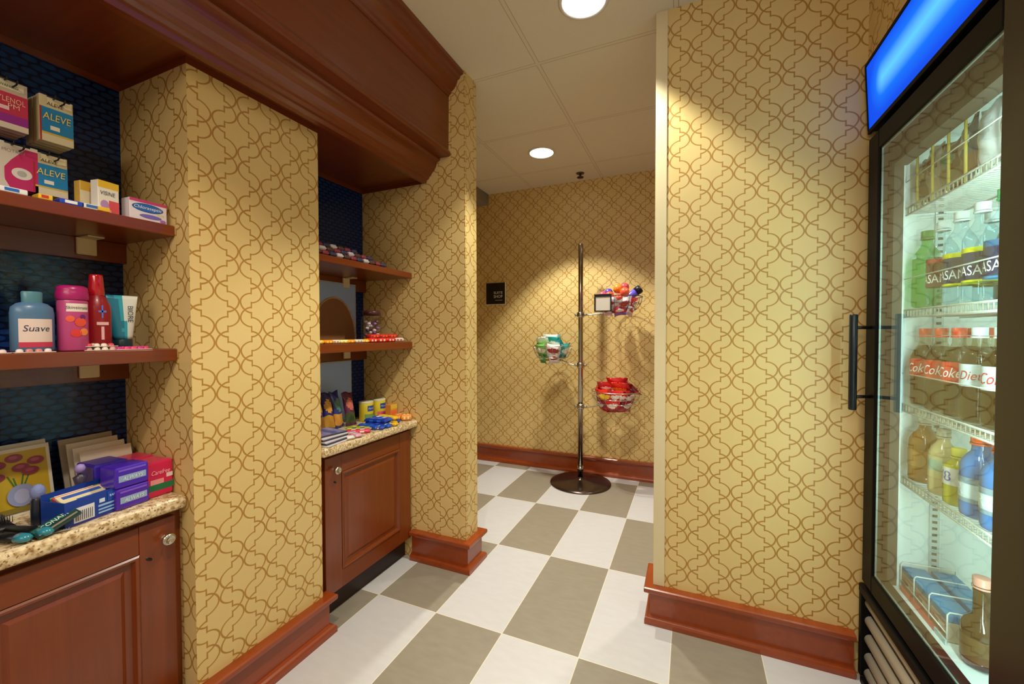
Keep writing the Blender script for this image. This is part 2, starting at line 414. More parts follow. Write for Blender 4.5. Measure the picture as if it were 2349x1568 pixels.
# ------------------------------------------------------------------ wooden canopy over the alcoves
YA, YB = -2.10, 0.3195
def prism(prof, y0, y1, m):
    b = MB(); i = b.mi(m)
    A = [b.bm.verts.new((x, y0, z)) for x, z in prof]; B = [b.bm.verts.new((x, y1, z)) for x, z in prof]
    n = len(prof)
    for k in range(n): b.bm.faces.new((A[k], A[(k+1) % n], B[(k+1) % n], B[k])).material_index = i
    b.bm.faces.new(A); b.bm.faces.new(B[::-1])
    return b
t = thing('wooden_canopy', 'dark cherry wood canopy with stepped mouldings running above the two shelf alcoves', 'canopy', (0, 0, 0))
prism([(-.452, 2.06), (-.433, 2.06), (-.430, 2.34), (-.452, 2.34)], YA, YB, WOOD).build('fascia_board', t)
prism([(-.452, 2.335), (-.427, 2.335), (-.424, 2.342), (-.417, 2.346), (-.413, 2.356), (-.398, 2.366), (-.385, 2.384), (-.379, 2.402), (-.366, 2.408), (-.362, 2.42), (-.348, 2.424), (-.346, 2.439), (-.452, 2.439)], YA, YB, WOOD).build('crown_molding', t)
prism([(-.50, 2.046), (-.430, 2.044), (-.423, 2.047), (-.4205, 2.056), (-.4235, 2.067), (-.431, 2.075), (-.452, 2.077), (-.50, 2.077)], YA, YB, WOOD).build('bead_molding', t)
prism([(-.588, 2.046), (-.482, 2.046), (-.483, 2.036), (-.489, 2.030), (-.500, 2.027), (-.503, 2.016), (-.507, 2.005), (-.517, 1.988), (-.532, 1.976), (-.536, 1.966), (-.545, 1.962), (-.550, 1.951), (-.560, 1.948), (-.564, 1.934), (-.588, 1.934)], YA, YB, WOOD).build('lower_cornice', t)
b = MB(); b.box(-.984, -.586, YA, YB, SOF+.0005, SOF+.02, WOODX); b.build('soffit_panel', t)
def trimprof(s=.018): return [(0, .021), (s, .021), (s, .014), (s*.6, .004), (s*.45, 0), (0, 0)]
def soft_trim(path):
    b = MB(); b.sweep(path, [(o, SOF-.021+z) for o, z in trimprof()], WOOD); return b.build('soffit_trim', t)
soft_trim([(-.588, .3195), (-.984, .3195), (-.984, P1Y1+.0005), (P1X+.0005, P1Y1+.0005), (P1X+.0005, P1Y0-.0005), (-.984, P1Y0-.0005), (-.984, -1.6595), (P1X+.0005, -1.6595), (P1X+.0005, -2.09)][::-1])

# ------------------------------------------------------------------ wall shelves
def shelf(label, y0, y1, xf, z, th, clip_y):
    t = thing('wall_shelf', label, 'shelf', (0, 0, z), group='cherry shelves in the alcoves')
    b = MB(); b.box(-.9845, xf, y0+.0008, y1-.0008, -th, 0, WOOD, .003, 2); b.build('board', t)
    b = MB(); b.box(-.9845, -.962, y0+.001, y1-.001, -th-.062, -th, WOOD, .001, 1); b.build('cleat', t)
    b = MB(); b.box(-.9618, -.952, clip_y-.022, clip_y+.022, -th-.05, -th-.0005, PAINT, .002, 1); b.box(-.951, -.90, clip_y-.018, clip_y+.018, -th-.004, -th-.0005, PAINT)
    plabel(b.build('bracket', t), 'cream metal shelf bracket')
    return t
shelf('upper cherry shelf of the near alcove, under the hanging medicine boxes', -1.66, P1Y0, -.703, 1.486, .031, -.822)
shelf('lower cherry shelf of the near alcove, under the shaving cans', -1.66, P1Y0, -.702, 1.131, .036, -.822)
shelf('upper cherry shelf of the far alcove, lined with wrapped candy bars', P1Y1, .32, -.657, 1.486, .028, .17)
shelf('lower cherry shelf of the far alcove, carrying yellow and red packets', P1Y1, .32, -.657, 1.131, .036, .17)

# ------------------------------------------------------------------ base cabinets and counter tops
def door_mesh(w, h, th=.02, st=.085, rail=.075):
    """frame and raised panel door, local: x 0..th outward, y 0..w, z 0..h"""
    b = MB()
    b.box(0, th, 0, st, 0, h, WOODV, .002, 2); b.box(0, th, w-st, w, 0, h, WOODV, .002, 2)
    b.box(0, th, st, w-st, 0, rail, WOOD, .0015, 1); b.box(0, th, st, w-st, h-rail, h, WOOD, .0015, 1)
    # bead round the opening
    pr = [(0, 0), (.011, .0), (.013, .004), (.009, .009), (.004, .006), (0, .007)]
    y0, y1, z0, z1 = st, w-st, rail, h-rail
    def strip(a, c, nrm):
        pass
    i = b.mi(WOODV)
    # bead: mitred loops of offset rectangles
    loops = [(0.0, th+.001), (.004, th+.005), (.010, th+.004), (.014, th-.004), (.016, th-.008), (.030, th-.008), (.040, th-.002)]
    rings = []
    for o, x in loops:
        rings.append([b.bm.verts.new((x, yy, zz)) for yy, zz in ((y0+o, z0+o), (y1-o, z0+o), (y1-o, z1-o), (y0+o, z1-o))])
    for A, B in zip(rings, rings[1:]):
        for k in range(4): b.bm.faces.new((A[k], A[(k+1) % 4], B[(k+1) % 4], B[k])).material_index = i
    b.bm.faces.new(rings[-1]).material_index = i
    return b
def knob(parent, y, z, x):
    b = MB()
    xf = Matrix.Translation((x, y, z)) @ Euler((0, PI/2, 0)).to_matrix().to_4x4()
    b.lathe([(.0085, 0), (.006, .004), (.006, .012), (.013, .017), (.0165, .022), (.0165, .026), (.013, .0295), (.009, .030), (.0085, .0285), (0, .0285)], KNOB, 28, xf=xf, cap=False)
    plabel(b.build('knob', parent), 'brushed nickel round knob')
def keyhole(parent, y, z, x):
    b = MB(); xf = Matrix.Translation((x, y, z)) @ Euler((R(-35), 0, 0)).to_matrix().to_4x4() @ Euler((0, PI/2, 0)).to_matrix().to_4x4()
    b.lathe([(0, .001), (.008, .001), (.009, 0)], DARK, 18, xf=xf, cap=False, sx=.45)
    b.build('keyhole', parent)
def cabinet(label, y0, y1, xface, top, doors, kn, kh):
    t = thing('base_cabinet', label, 'cabinet', (0, 0, 0), group='cherry base cabinets')
    b = MB()
    b.box(-.984, xface-.021, y0+.001, y1-.001, .105, top, WOODV)
    b.box(xface-.0208, xface-.003, y0+.001, y0+.028, .105, top, WOODV); b.box(xface-.0208, xface-.003, y1-.028, y1-.001, .105, top, WOODV)
    b.box(xface-.0208, xface-.003, y0+.028, y1-.028, top-.022, top, WOOD)
    b.build('carcass', t)
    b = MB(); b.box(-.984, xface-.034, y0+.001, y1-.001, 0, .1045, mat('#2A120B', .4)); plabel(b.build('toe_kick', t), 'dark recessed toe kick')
    for k, (a, c) in enumerate(doors):
        d = door_mesh(c-a, top-.018-.112)
        o = d.build('door', t, loc=(xface-.0025, a, .112))
        if k == kn[0]:
            knob(o, kn[1]-a, kn[2]-.112, .0195); keyhole(o, kh[0]-a, kh[1]-.112, .0200)
    return t
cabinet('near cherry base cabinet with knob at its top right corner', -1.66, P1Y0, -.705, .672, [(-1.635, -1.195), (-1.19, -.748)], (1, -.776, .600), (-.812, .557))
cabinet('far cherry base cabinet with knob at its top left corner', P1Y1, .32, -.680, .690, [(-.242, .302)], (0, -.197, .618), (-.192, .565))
def counter(label, y0, y1, xf, z, th):
    b = MB(); vs = b.box(-.984, xf, y0+.0008, y1-.0008, z-th, z, GRAN, .012, 3)
    o = b.build('countertop'); return tag(o, label, 'countertop', 'speckled counter tops')
counter('speckled tan countertop of the near alcove, under the greeting cards', -1.66, P1Y0, -.663, .709, .037)
counter('speckled tan countertop of the far alcove, under the snack bags', P1Y1, .32, -.623, .727, .037)

# ------------------------------------------------------------------ ceiling fixtures
def downlight(x, y, label, hidden=False):
    t = thing('recessed_downlight', label, 'ceiling light', (x, y, CEIL), group='recessed ceiling downlights')
    b = MB(); b.lathe([(.082, -.0005), (.096, -.0005), (.097, -.003), (.092, -.006), (.084, -.0065), (.082, -.004)], mat('#D9D2C4', .35), 48, cap=False); b.build('trim_ring', t)
    b = MB(); b.lathe([(.0, -.0035), (.060, -.0035), (.0825, -.003), (.0825, -.0005)], mat('#FFFFFF', .5, emit='#FFFAF0', estr=6.0), 48, cap=False); plabel(b.build('lens', t), 'glowing white lens')
    return t
for (x, y), l in [((0.287, 0.135), 'glowing recessed downlight cut by the top edge of the picture'), ((-0.30, 1.325), 'glowing recessed downlight in the back room above the basket stand'),
                  ((0.30, -1.15), 'recessed downlight above and behind the viewpoint'), ((0.95, 1.30), 'recessed downlight of the back room hidden behind the right wall')]:
    downlight(x, y, l)
t = thing('fire_sprinkler', 'small dark fire sprinkler on the back room ceiling', 'sprinkler', (-0.142, 1.80, CEIL))
b = MB(); b.lathe([(0, -.004), (.03, -.004), (.032, -.0005), (.032, 0)], mat('#5A4A38', .5), 24, cap=False); b.build('escutcheon', t)
b = MB(); b.lathe([(.008, -.0042), (.008, -.018), (.004, -.020), (.004, -.032)], mat('#3A2C1E', .4, .6), 14); b.lathe([(0, -.036), (.026, -.036), (.027, -.033), (0, -.0325)], mat('#3A2C1E', .4, .6), 16, cap=False)
for a in (-1, 1): b.tube([(a*.006, 0, -.018), (a*.013, 0, -.024), (a*.003, 0, -.033)], .002, mat('#3A2C1E', .4, .6), 6)
b.build('sprinkler_head', t)

# ------------------------------------------------------------------ shop sign on the back wall
t = thing('wall_sign', 'square black sign with small white lettering on the back wall', 'sign', (-.962, 1.9625, 1.534))
b = MB(); b.box(-.101, .101, -.012, 0, -.100, .100, mat('#D8CDB0', .5), .002, 1); b.build('backing', t)
b = MB(); b.box(-.094, .094, -.016, -.0122, -.096, .096, mat('#17140F', .35), .002, 2); b.build('plate', t)
wh = mat('#E8E4DA', .5, key='signwhite')
text('lettering', 'SUITE', .088, wh, t, (.028, -.0165, .006), h=.022)
text('lettering', 'SHOP', .088, wh, t, (.028, -.0165, -.028), h=.026)
b = MB()
for k in range(9): b.quad([(.000+k*.008, -.0165, -.064), (.005+k*.008, -.0165, -.064), (.005+k*.008, -.0165, -.060), (.000+k*.008, -.0165, -.060)], wh)
b.build('small_print', t)

# ------------------------------------------------------------------ basket stand
PX, PY = -.115, 1.712
t = thing('basket_stand', 'chrome floor stand with round base and three wire baskets against the back wall', 'display stand', (PX, PY, 0))
b = MB(); b.lathe([(0, .0), (.232, .0), (.236, .004), (.234, .010), (.20, .016), (.12, .024), (.05, .030), (.024, .040), (.021, .052)], mat('#5B4A44', .22, .9), 64, cap=False); b.build('base', t)
b = MB(); b.lathe([(.0, .0505), (.0185, .0505), (.0185, 1.856), (.016, 1.862), (0, 1.862)], mat('#A89E92', .12, 1.0), 28, cap=False); b.build('pole', t)
b = MB(); b.lathe([(.0188, .10), (.0245, .10), (.0245, .135), (.0188, .135)], CHROME, 24, cap=False); b.build('collar', t)
for zc, a0 in ((1.315, 0), (.925, PI), (.602, 0)):
    b = MB(); b.lathe([(.0188, zc-.02), (.027, zc-.02), (.029, zc-.01), (.029, zc+.01), (.027, zc+.02), (.0188, zc+.02)], CHROME, 24, cap=False)
    xf = Matrix.Translation((0, 0, zc)) @ Euler((0, PI/2, 0)).to_matrix().to_4x4()
    b.lathe([(.009, .028), (.011, .031), (.011, .043), (.007, .046), (0, .046)], CHROME, 14, xf=xf, cap=False)
    b.lathe([(.009, -.028), (.011, -.031), (.011, -.043), (.007, -.046), (0, -.046)], CHROME, 14, xf=xf, cap=False)
    b.build('collar', t)
def basket(cx, cz, r, h, zc, label, m=WIRE):
    b = MB()
    def ring(rr, z, w): b.tube([(cx+rr*math.cos(2*PI*k/40), rr*math.sin(2*PI*k/40), z) for k in range(40)], w, m, 6, True)
    ring(r, cz+h, .0032); ring(r*.93, cz+h*.55, .002); ring(r*.78, cz+h*.22, .002); ring(r*.5, cz+.004, .0022); ring(r*.2, cz+.001, .0018)
    for k in range(20):
        a = 2*PI*k/20
        b.tube([(cx+rr*math.cos(a), rr*math.sin(a), z) for rr, z in ((r*.2, cz+.001), (r*.5, cz+.004), (r*.78, cz+h*.22), (r*.93, cz+h*.55), (r, cz+h))], .0014, m, 5)
    plabel(b.build('basket', t), label)
    b = MB(); s = 1 if cx > 0 else -1
    b.tube([(s*.029, 0, zc), (s*.06, 0, zc-.002), (cx-s*r*.52, 0, cz+.002), (cx+s*.02, 0, cz-.003)], .004, CHROME, 8); b.build('arm', t)
BK = [(.285, 1.325, .175, .115, 1.315, 'upper wire basket on the right', mat('#4B4048', .35, .7)), (-.228, .955, .155, .115, .925, 'middle wire basket on the left', WIRE), (.270, .625, .180, .115, .602, 'lower wire basket on the right', WIRE)]
for q in BK: basket(*q)
# black price holder clipped to the upper basket
b = MB()
cx0 = .205
for x0, x1, z0, z1 in ((-.062, .062, .118, .138), (-.062, -.052, .02, .118), (.052, .062, .02, .118), (-.062, .062, .012, .02)): b.box(cx0+x0, cx0+x1, -.176, -.170, 1.315+z0, 1.315+z1, BLACKM)
b.box(cx0-.052, cx0+.052, -.174, -.171, 1.335, 1.433, mat('#E6DDD2', .5)); plabel(b.build('price_holder', t), 'black framed card holder on the upper basket')

def snack_bag(cols, w=.11, h=.145, d=.045, seed=0):
    """pillow bag, local: centred, front -Y, crimped ends in Z"""
    rnd = random.Random(seed); b = MB(); N, Mv = 14, 16
    ms = [b.mi(c) for c in cols]
    def P(i, j, s):
        u = -1+2*i/N; v = -1+2*j/Mv
        bul = (1-abs(u)**2.6)*(1-abs(v)**3.0)
        cr = .0025*math.sin(u*19+s*2)*(abs(v)**4) + .003*math.sin(9*v+4*u+seed)*(1-abs(u))
        wx = w/2*(1-.06*(1-abs(v)**2))
        return Vector((u*wx, s*(d/2*bul)+cr, v*h/2+.004*math.sin(3*u+seed)))
    for s in (-1, 1):
        g = [[b.bm.verts.new(P(i, j, s)) for j in range(Mv+1)] for i in range(N+1)]
        for i in range(N):
            for j in range(Mv):
                f = b.bm.faces.new((g[i][j], g[i+1][j], g[i+1][j+1], g[i][j+1])); f.smooth = True
                v = (j+.5)/Mv; u = (i+.5)/N
                k = 0
                if v < .08 or v > .92: k = 0
                elif s < 0 and ((u-.5)/.36)**2+((v-.62)/.17)**2 < 1: k = 1
                elif v < .38: k = 2
                f.material_index = ms[k % len(ms)]
    bmesh.ops.remove_doubles(b.bm, verts=b.bm.verts[:], dist=.0008)
    return b
def gl(h, r=.25): return mat(h, r, coat=.3)
rnd = random.Random(5)
red = ['#C41E22', '#F0DDD0', '#8E1016']; red2 = ['#D02A1E', '#F4C63A', '#A81418']; mar = ['#7A1622', '#D8C8C0', '#B01C26']
def fill_basket(bx, bz, r, rim, size, grp, where, front, top, back, seed):
    """front: bags leaning on the bowl wall; top: bags lying on the heap; back: bags behind"""
    k = 0
    for az, cols, lab in front:
        a = R(az); q = r*.62
        pos = (bx+q*math.cos(a), q*math.sin(a), rim-.038)
        t2 = thing('snack_bag', lab, 'snack bag', (PX+pos[0], PY+pos[1], bz+pos[2]), group=grp)
        t2.rotation_euler = (Matrix.Rotation(a+PI/2, 3, 'Z') @ Matrix.Rotation(R(24), 3, 'X') @ Matrix.Rotation(R([6, -9, 4, -5][k % 4]), 3, 'Y')).to_euler()
        snack_bag([gl(c) for c in cols], size[0], size[1], size[2], seed+k).build('pouch', t2); k += 1
    for dx, dy, dz, tl, rz, cols, lab in top:
        t2 = thing('snack_bag', lab, 'snack bag', (PX+bx+dx, PY+dy, bz+rim+dz), group=grp)
        t2.rotation_euler = (Matrix.Rotation(R(rz), 3, 'Z') @ Matrix.Rotation(R(tl), 3, 'X')).to_euler()
        snack_bag([gl(c) for c in cols], size[0], size[1], size[2], seed+k).build('pouch', t2); k += 1
fill_basket(.270, .625, .180, .115, (.16, .13, .060), 'snack bags in the lowest basket', '', [
    (-168, red, 'red snack bag at the left rim of the lowest basket'), (-118, red2, 'red and yellow snack bag at the front left of the lowest basket'), (-74, red, 'red snack bag at the front right of the lowest basket'),
    (-28, mar, 'maroon snack bag at the right rim of the lowest basket'), (30, mar, 'dark red snack bag at the back right of the lowest basket'), (85, red, 'red snack bag at the back of the lowest basket'), (140, red2, 'red and yellow snack bag at the back left of the lowest basket')],
    [(-.055, -.03, .026, 48, 12, red, 'red snack bag lying on the left of the lowest heap'), (.045, -.045, .028, 52, -16, red2, 'red and yellow snack bag lying on the middle of the lowest heap'), (.005, .04, .050, 44, 5, red, 'topmost red snack bag of the lowest basket'), (.10, -.01, .022, 50, -40, mar, 'maroon snack bag lying on the right of the lowest heap')], [], 3)
fill_basket(.270, .625, .180, .055, (.12, .105, .048), 'snack bags in the lowest basket', '', [
    (-140, mar, 'maroon snack bag low at the left of the lowest bowl'), (-90, red, 'red snack bag low at the front of the lowest bowl'), (-40, mar, 'maroon snack bag low at the right of the lowest bowl')], [], [], 23)
gr1 = ['#5FA845', '#DCEBC0', '#2F7A34']; gr2 = ['#7BBF5A', '#F0F4E0', '#3D8A3C']; tl1 = ['#1FA5A8', '#E8F2F0', '#148080']; wt1 = ['#E9EEE6', '#B9D9A0', '#4A9A48']; wt2 = ['#E8E2DC', '#A03038', '#D8D0CC']
fill_basket(-.228, .955, .155, .115, (.14, .125, .058), 'snack bags in the middle basket', '', [
    (-165, gr1, 'green snack bag at the left rim of the middle basket'), (-118, gr2, 'light green snack bag at the front left of the middle basket'), (-70, wt2, 'white snack bag with maroon print at the front right of the middle basket'),
    (-15, tl1, 'teal snack bag at the right rim of the middle basket'), (50, tl1, 'teal snack bag at the back right of the middle basket'), (120, gr1, 'green snack bag at the back left of the middle basket')],
    [(-.055, -.025, .028, 50, 10, wt1, 'white and green snack bag lying on the left of the middle heap'), (.035, -.03, .030, 48, -14, tl1, 'teal snack bag lying on the middle heap'), (-.01, .035, .046, 40, 8, ['#F0F0EA', '#C03838', '#E0E8D8'], 'white snack bag with red mark on top of the middle heap')], [], 40)
fill_basket(-.228, .955, .155, .055, (.085, .08, .034), 'snack bags in the middle basket', '', [
    (-130, gr1, 'green snack bag low at the left of the middle bowl'), (-65, wt2, 'white snack bag low at the right of the middle bowl')], [], [], 70)
li1 = ['#B57BC8', '#F0D8F0', '#E08AB0']; pk1 = ['#E6DDE4', '#C04848', '#D8B0C0']; rd1 = ['#C8303A', '#F0E0E0', '#7A5AC0']
fill_basket(.285, 1.325, .175, .095, (.12, .105, .048), 'snack packs in the upper basket', '', [
    (-165, li1, 'lilac snack pack at the left rim of the upper basket'), (-60, pk1, 'white and pink snack pack at the front right of the upper basket'), (-15, rd1, 'red and violet snack pack at the right rim of the upper basket'),
    (-110, pk1, 'white and pink snack pack behind the card holder of the upper basket'), (60, li1, 'lilac snack pack at the back of the upper basket'), (130, rd1, 'red snack pack at the back left of the upper basket')], [(0, 0, -.01, 70, 5, li1, 'lilac snack pack lying in the middle of the upper basket')], [], 80)
fill_basket(.285, 1.325, .175, .045, (.085, .07, .03), 'snack packs in the upper basket', '', [
    (-125, pk1, 'pink snack pack low at the left of the upper bowl'), (-75, rd1, 'red snack pack low at the front of the upper bowl'), (-30, pk1, 'white snack pack low at the right of the upper bowl')], [], [], 95)
# upper basket: round sweets, soft packs and one dark-capped bottle
def ball(name, lab, loc, r, m, grp):
    b = MB(); b.lathe([(r*math.sin(PI*k/12), -r*math.cos(PI*k/12)) for k in range(13)], m, 22, cap=False)
    o = b.build(name, loc=loc); return tag(o, lab, 'fruit', grp)
G = 'round oranges and plums in the upper basket'
G = None
fr = [(-.10, -.075, 1.452, .030, '#D8506A', 'pink round fruit at the left rim of the upper basket'), (-.045, -.105, 1.445, .032, '#E2552E', 'red orange fruit at the front left of the upper basket'),
      (-.065, -.03, 1.475, .031, '#5A3CB0', 'violet round fruit near the left of the upper basket'), (.005, -.04, 1.500, .036, '#F08A28', 'orange fruit on top of the upper basket pile'),
      (.060, -.085, 1.470, .034, '#E85F3A', 'orange red fruit at the front right of the upper basket'), (.045, .015, 1.515, .033, '#D64A58', 'rosy fruit at the back of the upper basket pile'),
      (.02, -.11, 1.425, .030, '#D9503A', 'red fruit low in the front of the upper basket'), (-.09, .02, 1.43, .03, '#B06ACB', 'lilac fruit at the back left of the upper basket')]
for x, y, z, r, c, l in fr: ball('round_fruit', l, (PX+.285+x, PY+y, z), r, gl(c, .35), 'round fruit in the upper basket')
t = thing('drink_bottle', 'purple bottle with black cap sticking out of the upper basket', 'bottle', (PX+.345, PY+.0, 1.425), rot=(R(-10), R(52), 0))
b = MB(); b.lathe([(.0, 0), (.026, 0), (.029, .005), (.029, .085), (.020, .105)], gl('#6A5AD8'), 24, cap=False); b.build('body', t)
b = MB(); b.lathe([(.0295, .0835), (.031, .0835), (.032, .12), (.028, .128), (0, .128)], mat('#0E0C18', .4), 24, cap=False); b.build('cap', t)

# ------------------------------------------------------------------ glass door drinks cooler
CB = Vector((1.6, -0.085, 0)); CO = (-CB.x, -CB.y, 0)
cooler = thing('beverage_cooler', 'black glass door drinks cooler with a glowing blue header at the right edge', 'cooler', CB)
BLK = mat('#0D0C0C', .45); BLK2 = mat('#090808', .5); LINER = mat('#E4ECE8', .45)
for m_ in (BLK, BLK2): m_.node_tree.nodes['Principled BSDF'].inputs['Specular IOR Level'].default_value = 0.12
YN, YF = -.462, .296           # near and far sides
IN0, IN1 = -.420, .255         # inside the liner
b = MB()
b.box(1.250, 1.98, IN1+.004, YF, 0.03, 1.835, BLK); b.box(1.250, 1.98, YN, IN0-.004, 0.03, 1.835, BLK)
b.box(1.93, 1.98, YN, YF, 0.03, 1.835, BLK); b.box(1.250, 1.98, YN, YF, 1.775, 1.835, BLK); b.box(1.250, 1.98, YN, YF, .03, .335, BLK)
b.box(1.212, 1.98, YN, YF, 1.836, 2.056, BLK)
plabel(b.build('cabinet_shell', cooler, loc=CO), 'black steel outer shell')
b = MB()
G2 = mat('#45423A', .5)
b.box(1.250, 1.283, IN1, IN1+.0035, .34, 1.772, G2); b.box(1.246, 1.2498, IN1, YF-.01, .34, 1.772, G2); b.box(1.246, 1.2498, YN+.01, IN0, .34, 1.772, G2); b.box(1.246, 1.2498, YN+.01, YF-.01, 1.765, 1.80, G2); b.box(1.246, 1.2498, YN+.01, YF-.01, .325, .36, G2)
b.box(1.2499, 1.292, IN0, IN1, 1.700, 1.7648, mat('#4A4238', .5)); b.build('gasket', cooler, loc=CO)
b = MB()
b.box(1.284, 1.90, IN1, IN1+.0035, .337, 1.772, LINER); b.box(1.25, 1.90, IN0-.0035, IN0, .337, 1.772, LINER); b.box(1.90, 1.904, IN0, IN1, .337, 1.772, LINER)
b.box(1.25, 1.90, IN0, IN1, 1.768, 1.7725, LINER); b.box(1.25, 1.90, IN0, IN1, .3375, .358, LINER)
plabel(b.build('liner', cooler, loc=CO), 'white inner liner')
b = MB()
for y in (IN1-.0035, ):
    b.box(1.360, 1.384, y, IN1-.0002, .37, 1.75, mat('#C8D2CE', .35, .3))
    for k in range(68): b.box(1.366, 1.378, y-.0006, y-.0001, .378+k*.02, .386+k*.02, mat('#4C5654', .5))
b.build('shelf_standard', cooler, loc=CO)
# lit header panel, its tube glowing through the middle
def header_mat():
    m = bpy.data.materials.new('backlit_blue_panel'); q = NT(m); M = q.M
    tc = q.n('ShaderNodeTexCoord'); sp = q.n('ShaderNodeSeparateXYZ'); q.link(tc.outputs['Object'], sp.inputs[0])
    z = M('DIVIDE', M('SUBTRACT', sp.outputs[2], 1.952), 0.052)
    y = M('MAXIMUM', M('DIVIDE', M('SUBTRACT', sp.outputs[1], 0.175), 0.05), 0.0)
    d = M('SQRT', M('ADD', M('MULTIPLY', z, z), M('MULTIPLY', y, y)))
    r = q.n('ShaderNodeValToRGB'); q.link(M('MULTIPLY', d, 0.5), r.inputs[0])
    e = r.color_ramp.elements; e[0].position = 0.0; e[0].color = rgb('#62D2FF'); e[1].position = 0.95; e[1].color = rgb('#0050F2')
    x = e.new(0.22); x.color = rgb('#57B4FF'); x = e.new(0.5); x.color = rgb('#0474FF')
    q.b.inputs['Base Color'].default_value = rgb('#020818'); q.b.inputs['Roughness'].default_value = .4; q.b.inputs['Specular IOR Level'].default_value = 0.05
    q.link(r.outputs[0], q.b.inputs['Emission Color']); q.b.inputs['Emission Strength'].default_value = 1.0
    return m
HM = header_mat()
b = MB(); b.quad([(1.2045, YF-.008, 1.842), (1.2045, YN+.008, 1.842), (1.1945, YN+.008, 2.046), (1.1945, YF-.008, 2.046)], HM)
plabel(b.build('sign_panel', cooler, loc=CO), 'glowing blue header panel')
b = MB()
pr = [(1.2045, 1.830), (1.2035, 1.8425), (1.212, 1.8425), (1.212, 1.830)]
b.box(1.203, 1.212, YN, YF, 1.828, 1.8415, BLK2, .001); b.box(1.192, 1.212, YN, YF, 2.047, 2.058, BLK2, .001)
for y0, y1 in ((YF-.0078, YF), (YN, YN+.0078)):
    i = b.mi(BLK2); A = [(1.2025, 1.8415), (1.212, 1.8415), (1.212, 2.047), (1.1925, 2.047)]
    va = [b.bm.verts.new((x, y0, z)) for x, z in A]; vb = [b.bm.verts.new((x, y1, z)) for x, z in A]
    for k in range(4): b.bm.faces.new((va[k], va[(k+1) % 4], vb[(k+1) % 4], vb[k])).material_index = i
    b.bm.faces.new(va).material_index = i; b.bm.faces.new(vb[::-1]).material_index = i
b.build('sign_frame', cooler, loc=CO)
b = MB(); b.lathe([(0, 0), (.006, 0)], mat('#FFFFFF', .5, emit='#FFFFFF', estr=1.0), 16, xf=Matrix.Translation((1.2015, -.322, 1.882)) @ Euler((0, -PI/2, 0)).to_matrix().to_4x4(), cap=False)
b.build('sign_mark', cooler, loc=CO)
# door
DX0, DX1 = 1.203, 1.2435; DY0, DY1, DZ0, DZ1 = -.458, .284, .343, 1.806; ST = .078
GY0, GY1, GZ0, GZ1 = -.352, .205, .400, 1.748
b = MB()
b.box(DX0, DX1, GY1, DY1, DZ0, DZ1, BLK, .004, 2); b.box(DX0, DX1, DY0, GY0, DZ0, DZ1, mat('#1D1813', .3), .004, 2)
b.box(DX0, DX1, GY0, GY1, GZ1, DZ1, BLK, .003, 2); b.box(DX0, DX1, GY0, GY1, DZ0, GZ0, BLK, .003, 2)
door = plabel(b.build('door', cooler, loc=CO), 'black framed glass door')
b = MB()
for x0, x1 in ((1.2075, 1.2105),): b.box(x0, x1, GY0, GY1, GZ0, GZ1, PANE)
b.build('glass_pane', door)
b = MB()
SP = mat('#9DB4AC', .3, .6)
for y0, y1, z0, z1 in ((GY1-.004, GY1-.0002, GZ0, GZ1), (GY0+.0002, GY0+.004, GZ0, GZ1), (GY0+.004, GY1-.004, GZ1-.004, GZ1-.0002), (GY0+.004, GY1-.004, GZ0+.0002, GZ0+.004)): b.box(1.2107, 1.2150, y0, y1, z0, z1, SP)
plabel(b.build('glass_spacer', door), 'bright edge strip round the glass')
b = MB(); HX = 1.150
b.lathe([(0, .925), (.0095, .925), (.011, .928), (.011, 1.229), (.0095, 1.232), (0, 1.232)], mat('#1B2126', .28, .3), 24, c=(HX, .214, 0), cap=False)
for z in (.967, 1.190):
    b.tube([(HX, .214, z), (DX0, .240, z)], .0055, mat('#191613', .4), 10)
plabel(b.build('handle', door), 'tall black bar handle')
# grille
b = MB(); b.box(1.200, 1.250, YN, YN+.02, .02, .318, BLK, .003, 2); b.box(1.200, 1.250, YF-.02, YF, .02, .318, BLK, .003, 2)
b.box(1.198, 1.250, YN, YF, .300, .330, BLK, .006, 3); b.box(1.200, 1.250, YN+.02, YF-.02, .0, .022, BLK, .002, 1); b.box(1.244, 1.249, YN+.02, YF-.02, .022, .30, mat('#1B211C', .8))
gr = plabel(b.build('grille_frame', cooler, loc=CO), 'black grille frame')
for z in (.272, .212, .150, .088, .034):
    b = MB(); b.lathe([(.001, YN+.021), (.017, YN+.022), (.017, YF-.022), (.001, YF-.021)], mat('#A89C8A', .35), 20, xf=Matrix.Translation((1.226, 0, z)) @ Euler((-PI/2, 0, 0)).to_matrix().to_4x4(), cap=False, sx=.95, sy=1.05)
    plabel(b.build('louver', cooler, loc=CO), 'beige rounded louver')
# wire shelves
WW = mat('#E2E4DC', .35); WD = mat('#B8B7A4', .4)
SHZ = [1.545, 1.226, .930, .700]
for k, z in enumerate(SHZ):
    b = MB(); x0, x1 = 1.290, 1.80
    b.tube([(x0, IN0+.006, z+.018), (x0, IN1-.004, z+.018)], .003, WW, 6); b.tube([(x0, IN0+.006, z-.004), (x0, IN1-.004, z-.004)], .003, WW, 6)
    for j in range(36):
        y = IN0+.014+j*.0184
        if y < IN1-.006: b.tube([(x0, y, z-.003), (x0, y, z+.017)], .0018, WD, 5); b.tube([(x0, y, z-.003), (x1, y, z-.003)], .0016, WW, 4)
    for x in (1.42, 1.60, 1.78): b.tube([(x, IN0+.004, z-.007), (x, IN1-.004, z-.007)], .003, WW, 6)
    b.tube([(x0, IN0+.006, z-.004), (x0+.004, IN0+.006, z-.004)], .003, WW, 6)
    if k < 3:
        fz = z + (.115 if k != 0 else .10)
        b.tube([(x0-.002, IN0+.006, fz), (x0-.002, IN1-.004, fz)], .0018, WW, 6)
    plabel(b.build('wire_shelf', cooler, loc=CO), 'white coated wire shelf')
